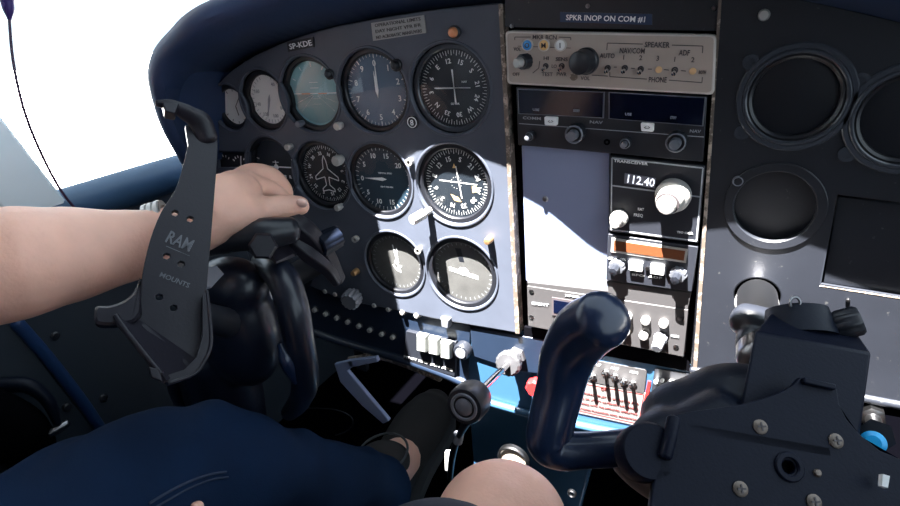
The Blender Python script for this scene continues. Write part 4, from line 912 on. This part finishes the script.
# jeans
g = G()
g.tube([hipR, midT, kneeR, kneeR.lerp(hem, .35), kneeR.lerp(hem, .7), hem, dep(379, 487, .83)], [.095, .083, .066, .060, .054, .050, .046], seg=32)
g.tube([hipL, hipL.lerp(kneeL, .5), kneeL, ankL + Vector((0, 0, -.0))], [.095, .085, .066, .05], seg=28)
g.tube([Vector((-.5, -.82, .27)), Vector((-.5, -.76, .27))], [.145, .13], smooth=0)
gj = fused(g, .006, 5)
for v in gj.v:
    v += Vector((math.sin(v.x * 70 + v.z * 55), 0, math.sin(v.y * 60 + v.x * 80 + 1.5 * math.sin(v.z * 60)))) * .0034
part('jeans', gj, 'denim', pilot, angle=80)
from mathutils.bvhtree import BVHTree
jb = BVHTree.FromPolygons([tuple(v) for v in gj.v], gj.f)
def hit(px, py, off=.001):
    d = ray(px, py).normalized(); h = jb.ray_cast(CAM, d)[0]
    return h - d * off if h else None
sp_ = [hit(px, py) for px, py in ((150, 503), (165, 494), (180, 486), (196, 479), (212, 474), (226, 472))]
part('stitching', G().tube([p for p in sp_ if p], .0011, seg=8), 'stitch', pilot)
part('stitching', G().tube([p for p in [hit(x, y) for x, y in ((156, 507), (170, 499), (184, 491), (199, 484), (214, 479), (228, 477))] if p], .0008, seg=8), 'stitch', pilot)
th = hit(197, 505, .006)
g = G()
wr = at(172, 236, -.195)
g.tube([dep(-330, 330, .62), dep(-120, 290, .50), dep(0, 266, .462), dep(60, 256, .485), dep(120, 247, .515)], [.042, .052, .046, .041, .033], seg=24)
g.tube([dep(120, 247, .515), wr, at(212, 218, -.165)], [.033, .027, .026], seg=20, flat=1.0)
palm = at(226, 203, -.145)
g.tube([at(208, 216, -.17), at(225, 203, -.145), at(244, 193, -.115)], [.026, .029, .0215], seg=20)
g.tube([at(212, 206, -.15), at(232, 190, -.12), at(250, 184, -.10)], [.02, .020, .015])
# fingers: index curled over, middle behind, ring and little tucked below
g.tube([at(238, 192, -.118), at(251, 187, -.103), at(269, 189, -.088), at(283, 199, -.076), at(291, 206, -.066)], [.0155, .0122, .0102, .0092, .0078], seg=16)
g.tube([at(236, 184, -.105), at(250, 174, -.088), at(270, 175, -.070), at(284, 188, -.058), at(287, 201, -.054)], [.014, .0115, .0098, .0088, .0075], seg=16)
g.tube([at(230, 186, -.095), at(240, 186, -.075), at(254, 189, -.055), at(262, 202, -.05), at(262, 212, -.06)], [.014, .0120, .0105, .009, .0075], seg=16)
g.tube([at(222, 190, -.09), at(230, 192, -.068), at(242, 199, -.050), at(248, 210, -.05)], [.0125, .0105, .009, .007], seg=16)
# thumb
g.tube([at(216, 217, -.165), at(240, 213, -.145), at(262, 210, -.122), at(282, 207, -.105), at(301, 205, -.089)], [.022, .0185, .0135, .0125, .0100], seg=18)
g.ball(at(300, 206, -.09), .0102)
# upper arm, torso, head, right arm
sh = Vector((-.66, -.78, .93)); shr = Vector((-.34, -.78, .93))
el = dep(-330, 330, .62)
g.tube([el, el.lerp(sh, .5), sh], [.042, .050, .058], seg=20)
g.tube([Vector((-.5, -.78, .22)), Vector((-.5, -.80, .5)), Vector((-.5, -.79, .75)), Vector((-.5, -.79, .93)), Vector((-.5, -.78, 1.0))], [.13, .13, .15, .11, .055], seg=28, smooth=4)
g.tube([sh, Vector((-.5, -.79, .95)), shr], [.055, .06, .055]); g.tube([Vector((-.5, -.78, .98)), Vector((-.5, -.76, 1.08))], [.052, .05], smooth=0)
g.ball(Vector((-.5, -.75, 1.15)), .09, (.85, 1.0, 1.25)); g.ball(Vector((-.5, -.665, 1.14)), .016, (.8, 1.1, 1.3)); g.ball(Vector((-.575, -.76, 1.145)), .02, (.4, .8, 1.2)); g.ball(Vector((-.425, -.76, 1.145)), .02, (.4, .8, 1.2))
rw = th - (ray(197, 505).normalized() * .02) + (dep(185, 600, .45) - dep(195, 520, .45))
g.tube([shr, Vector((-.30, -.72, .70)), Vector((-.33, -.55, .50)), rw], [.052, .045, .036, .027])
tipc = th
g.tube([rw, rw.lerp(tipc, .6), tipc], [.022, .009, .0062]); g.tube([rw, th + (dep(213, 520, .45) - dep(197, 503, .45))], [.02, .0062], smooth=0); g.tube([rw, th + (dep(228, 527, .45) - dep(197, 503, .45))], [.02, .0062], smooth=0); g.tube([rw, th + (dep(240, 535, .45) - dep(197, 503, .45))], [.018, .006], smooth=0)
# legs inside the trousers (ankle shows)
hipR = Vector((-.42, -.74, .25)); kneeR = dep(185, 476, .54); ank = at(399, 460, .04)
hem = dep(370, 488, .80); midT = dep(20, 605, .42)
g.tube([hipR, kneeR, hem, ank, at(408, 448, .08)], [.07, .05, .036, .034, .03], smooth=0)
hipL = Vector((-.58, -.74, .25)); kneeL = Vector((-.63, -.36, .21)); ankL = Vector((-.66, -.06, .06))
g.tube([hipL, kneeL, ankL], [.07, .05, .035], smooth=0)
body = part('body', fused(g, .0032, 4), 'skin', pilot, angle=80)
# nail
c = at(302, 203, -.0985); part('thumbnail', G().ball(c, .0062, (1.15, .35, .75)), 'nail', pilot)
# watch
wc = at(163, 237, -.195); axw = (at(200, 224, -.175) - at(140, 245, -.215)).normalized()
w_ = part('watch_band', G().ring(wc - axw * .006, axw, .0285, .0325, 0, .017, 48), 'knob_white', pilot)
for k in range(3): part('bracelet_link', G().ring(wc + axw * (-.0055 + .0055 * k), axw, .0320, .0336, 0, .0045, 48), 'knob_white', w_)
part('shirt', fused(G().tube([Vector((-.5, -.78, .30)), Vector((-.5, -.80, .5)), Vector((-.5, -.79, .75)), Vector((-.5, -.79, .93)), Vector((-.5, -.79, .97))], [.15, .148, .168, .13, .08], seg=28, smooth=4).tube([sh.lerp(el, .55), sh, Vector((-.5, -.79, .95)), shr, Vector((-.315, -.74, .78))], [.062, .072, .075, .072, .06]), .008, 6), 'shirt', pilot, angle=80)
part('hair', G().ball(Vector((-.5, -.775, 1.185)), .092, (.9, 1.0, 1.08)), 'hair', pilot)
# shoe
g = G()
heel = atZ(386, 496, .045); toe = atZ(436, 402, .045); d = (toe - heel).normalized(); sd_ = d.cross(Z).normalized()
g.tube([heel + Z * .012, heel.lerp(toe, .3) + Z * .018, heel.lerp(toe, .6) + Z * .012, heel.lerp(toe, .85), toe], [.036, .040, .043, .040, .028], seg=24, flat=1.0)
g.tube([heel + Z * .02, heel + Z * .06 + d * .01], [.034, .040], smooth=0)
gs_ = fused(g, .004, 6); part('shoe', gs_, 'shoe', pilot, angle=80)
g = G(); ol = [heel - d * .045, heel - d * .02 - sd_ * .036, heel.lerp(toe, .4) - sd_ * .038, heel.lerp(toe, .8) - sd_ * .046, toe + d * .01 - sd_ * .03, toe + d * .035, toe + d * .01 + sd_ * .03, heel.lerp(toe, .8) + sd_ * .042, heel.lerp(toe, .4) + sd_ * .036, heel - d * .02 + sd_ * .036]
g.prism([Vector((p.x, p.y, .022)) for p in cr(ol + [ol[0]], 4)[:-1]], Z, .02); part('shoe_sole', g, 'sole', pilot)
part('shoe_collar', G().tube([heel + Z * .072 + d * .01 + (d * math.cos(a) * .042 + sd_ * math.sin(a) * .036) for a in [i * PI / 8 for i in range(17)]], .0018, seg=8, smooth=2), 'sole', pilot)

# passenger: bare knee and shorts
pas = thing('person', 'front passenger with one bare knee and dark shorts at the bottom of the photo', 'person', Vector((.0, -.62, .2)))
kn = dep(501, 528, .50); hp = Vector((-.02, -.78, .22)); an = Vector((-.13, -.12, .06))
hp2 = Vector((.2, -.78, .22)); kn2 = Vector((.30, -.26, .27)); an2 = Vector((.28, -.08, .06))
g = G().tube([hp, hp.lerp(kn, .5), kn + (hp - kn).normalized() * .05, kn, kn.lerp(an, .2), kn.lerp(an, .45), an], [.080, .070, .058, .057, .053, .052, .036], seg=28)
g.ball(kn + Vector((0, -.005, .012)), .046); g.tube([hp2, hp2.lerp(kn2, .5), kn2, kn2.lerp(an2, .4), an2], [.082, .074, .058, .054, .036], seg=28); g.tube([hp, hp2], .10, smooth=0)
for s_, a in ((0, an), (1, an2)): g.tube([a + Vector((0, -.03, -.025)), a + Vector((0, .05, -.03)), a + Vector((0, .14, -.04))], [.028, .032, .02])
part('body', fused(g, .005, 8), 'skin', pas, angle=80)
hm = dep(446, 560, .43)
g = G().tube([hp, hp.lerp(hm, .5) + Vector((0, 0, -.02)), hm], [.088, .074, .061], seg=32, smooth=4).tube([hp2, hp2.lerp(kn2, .75)], [.098, .084], smooth=0).tube([hp, hp2], .115, smooth=0)
part('shorts', fused(g, .006, 4), 'shorts', pas, angle=80)
for s_, a in ((0, an), (1, an2)): part('shoe', fused(G().tube([a + Vector((0, -.045, -.02)), a + Vector((0, .05, -.018)), a + Vector((0, .16, -.025))], [.037, .041, .033]), .005, 4), 'shoe', pas)
# seats
for x, lb in ((-.5, 'left front seat under the pilot'), (.1, 'right front seat under the passenger')):
    t = thing('seat', lb, 'seat', Vector((x, -.75, 0)))
    part('cushion', G().box((x - .2, -1.0, .04), (x + .2, -.55, .14)), 'blackrough', t, bevel=.03); part('backrest', G().box((x - .2, -1.12, .12), (x + .2, -1.02, .75)), 'blackrough', t, bevel=.03)
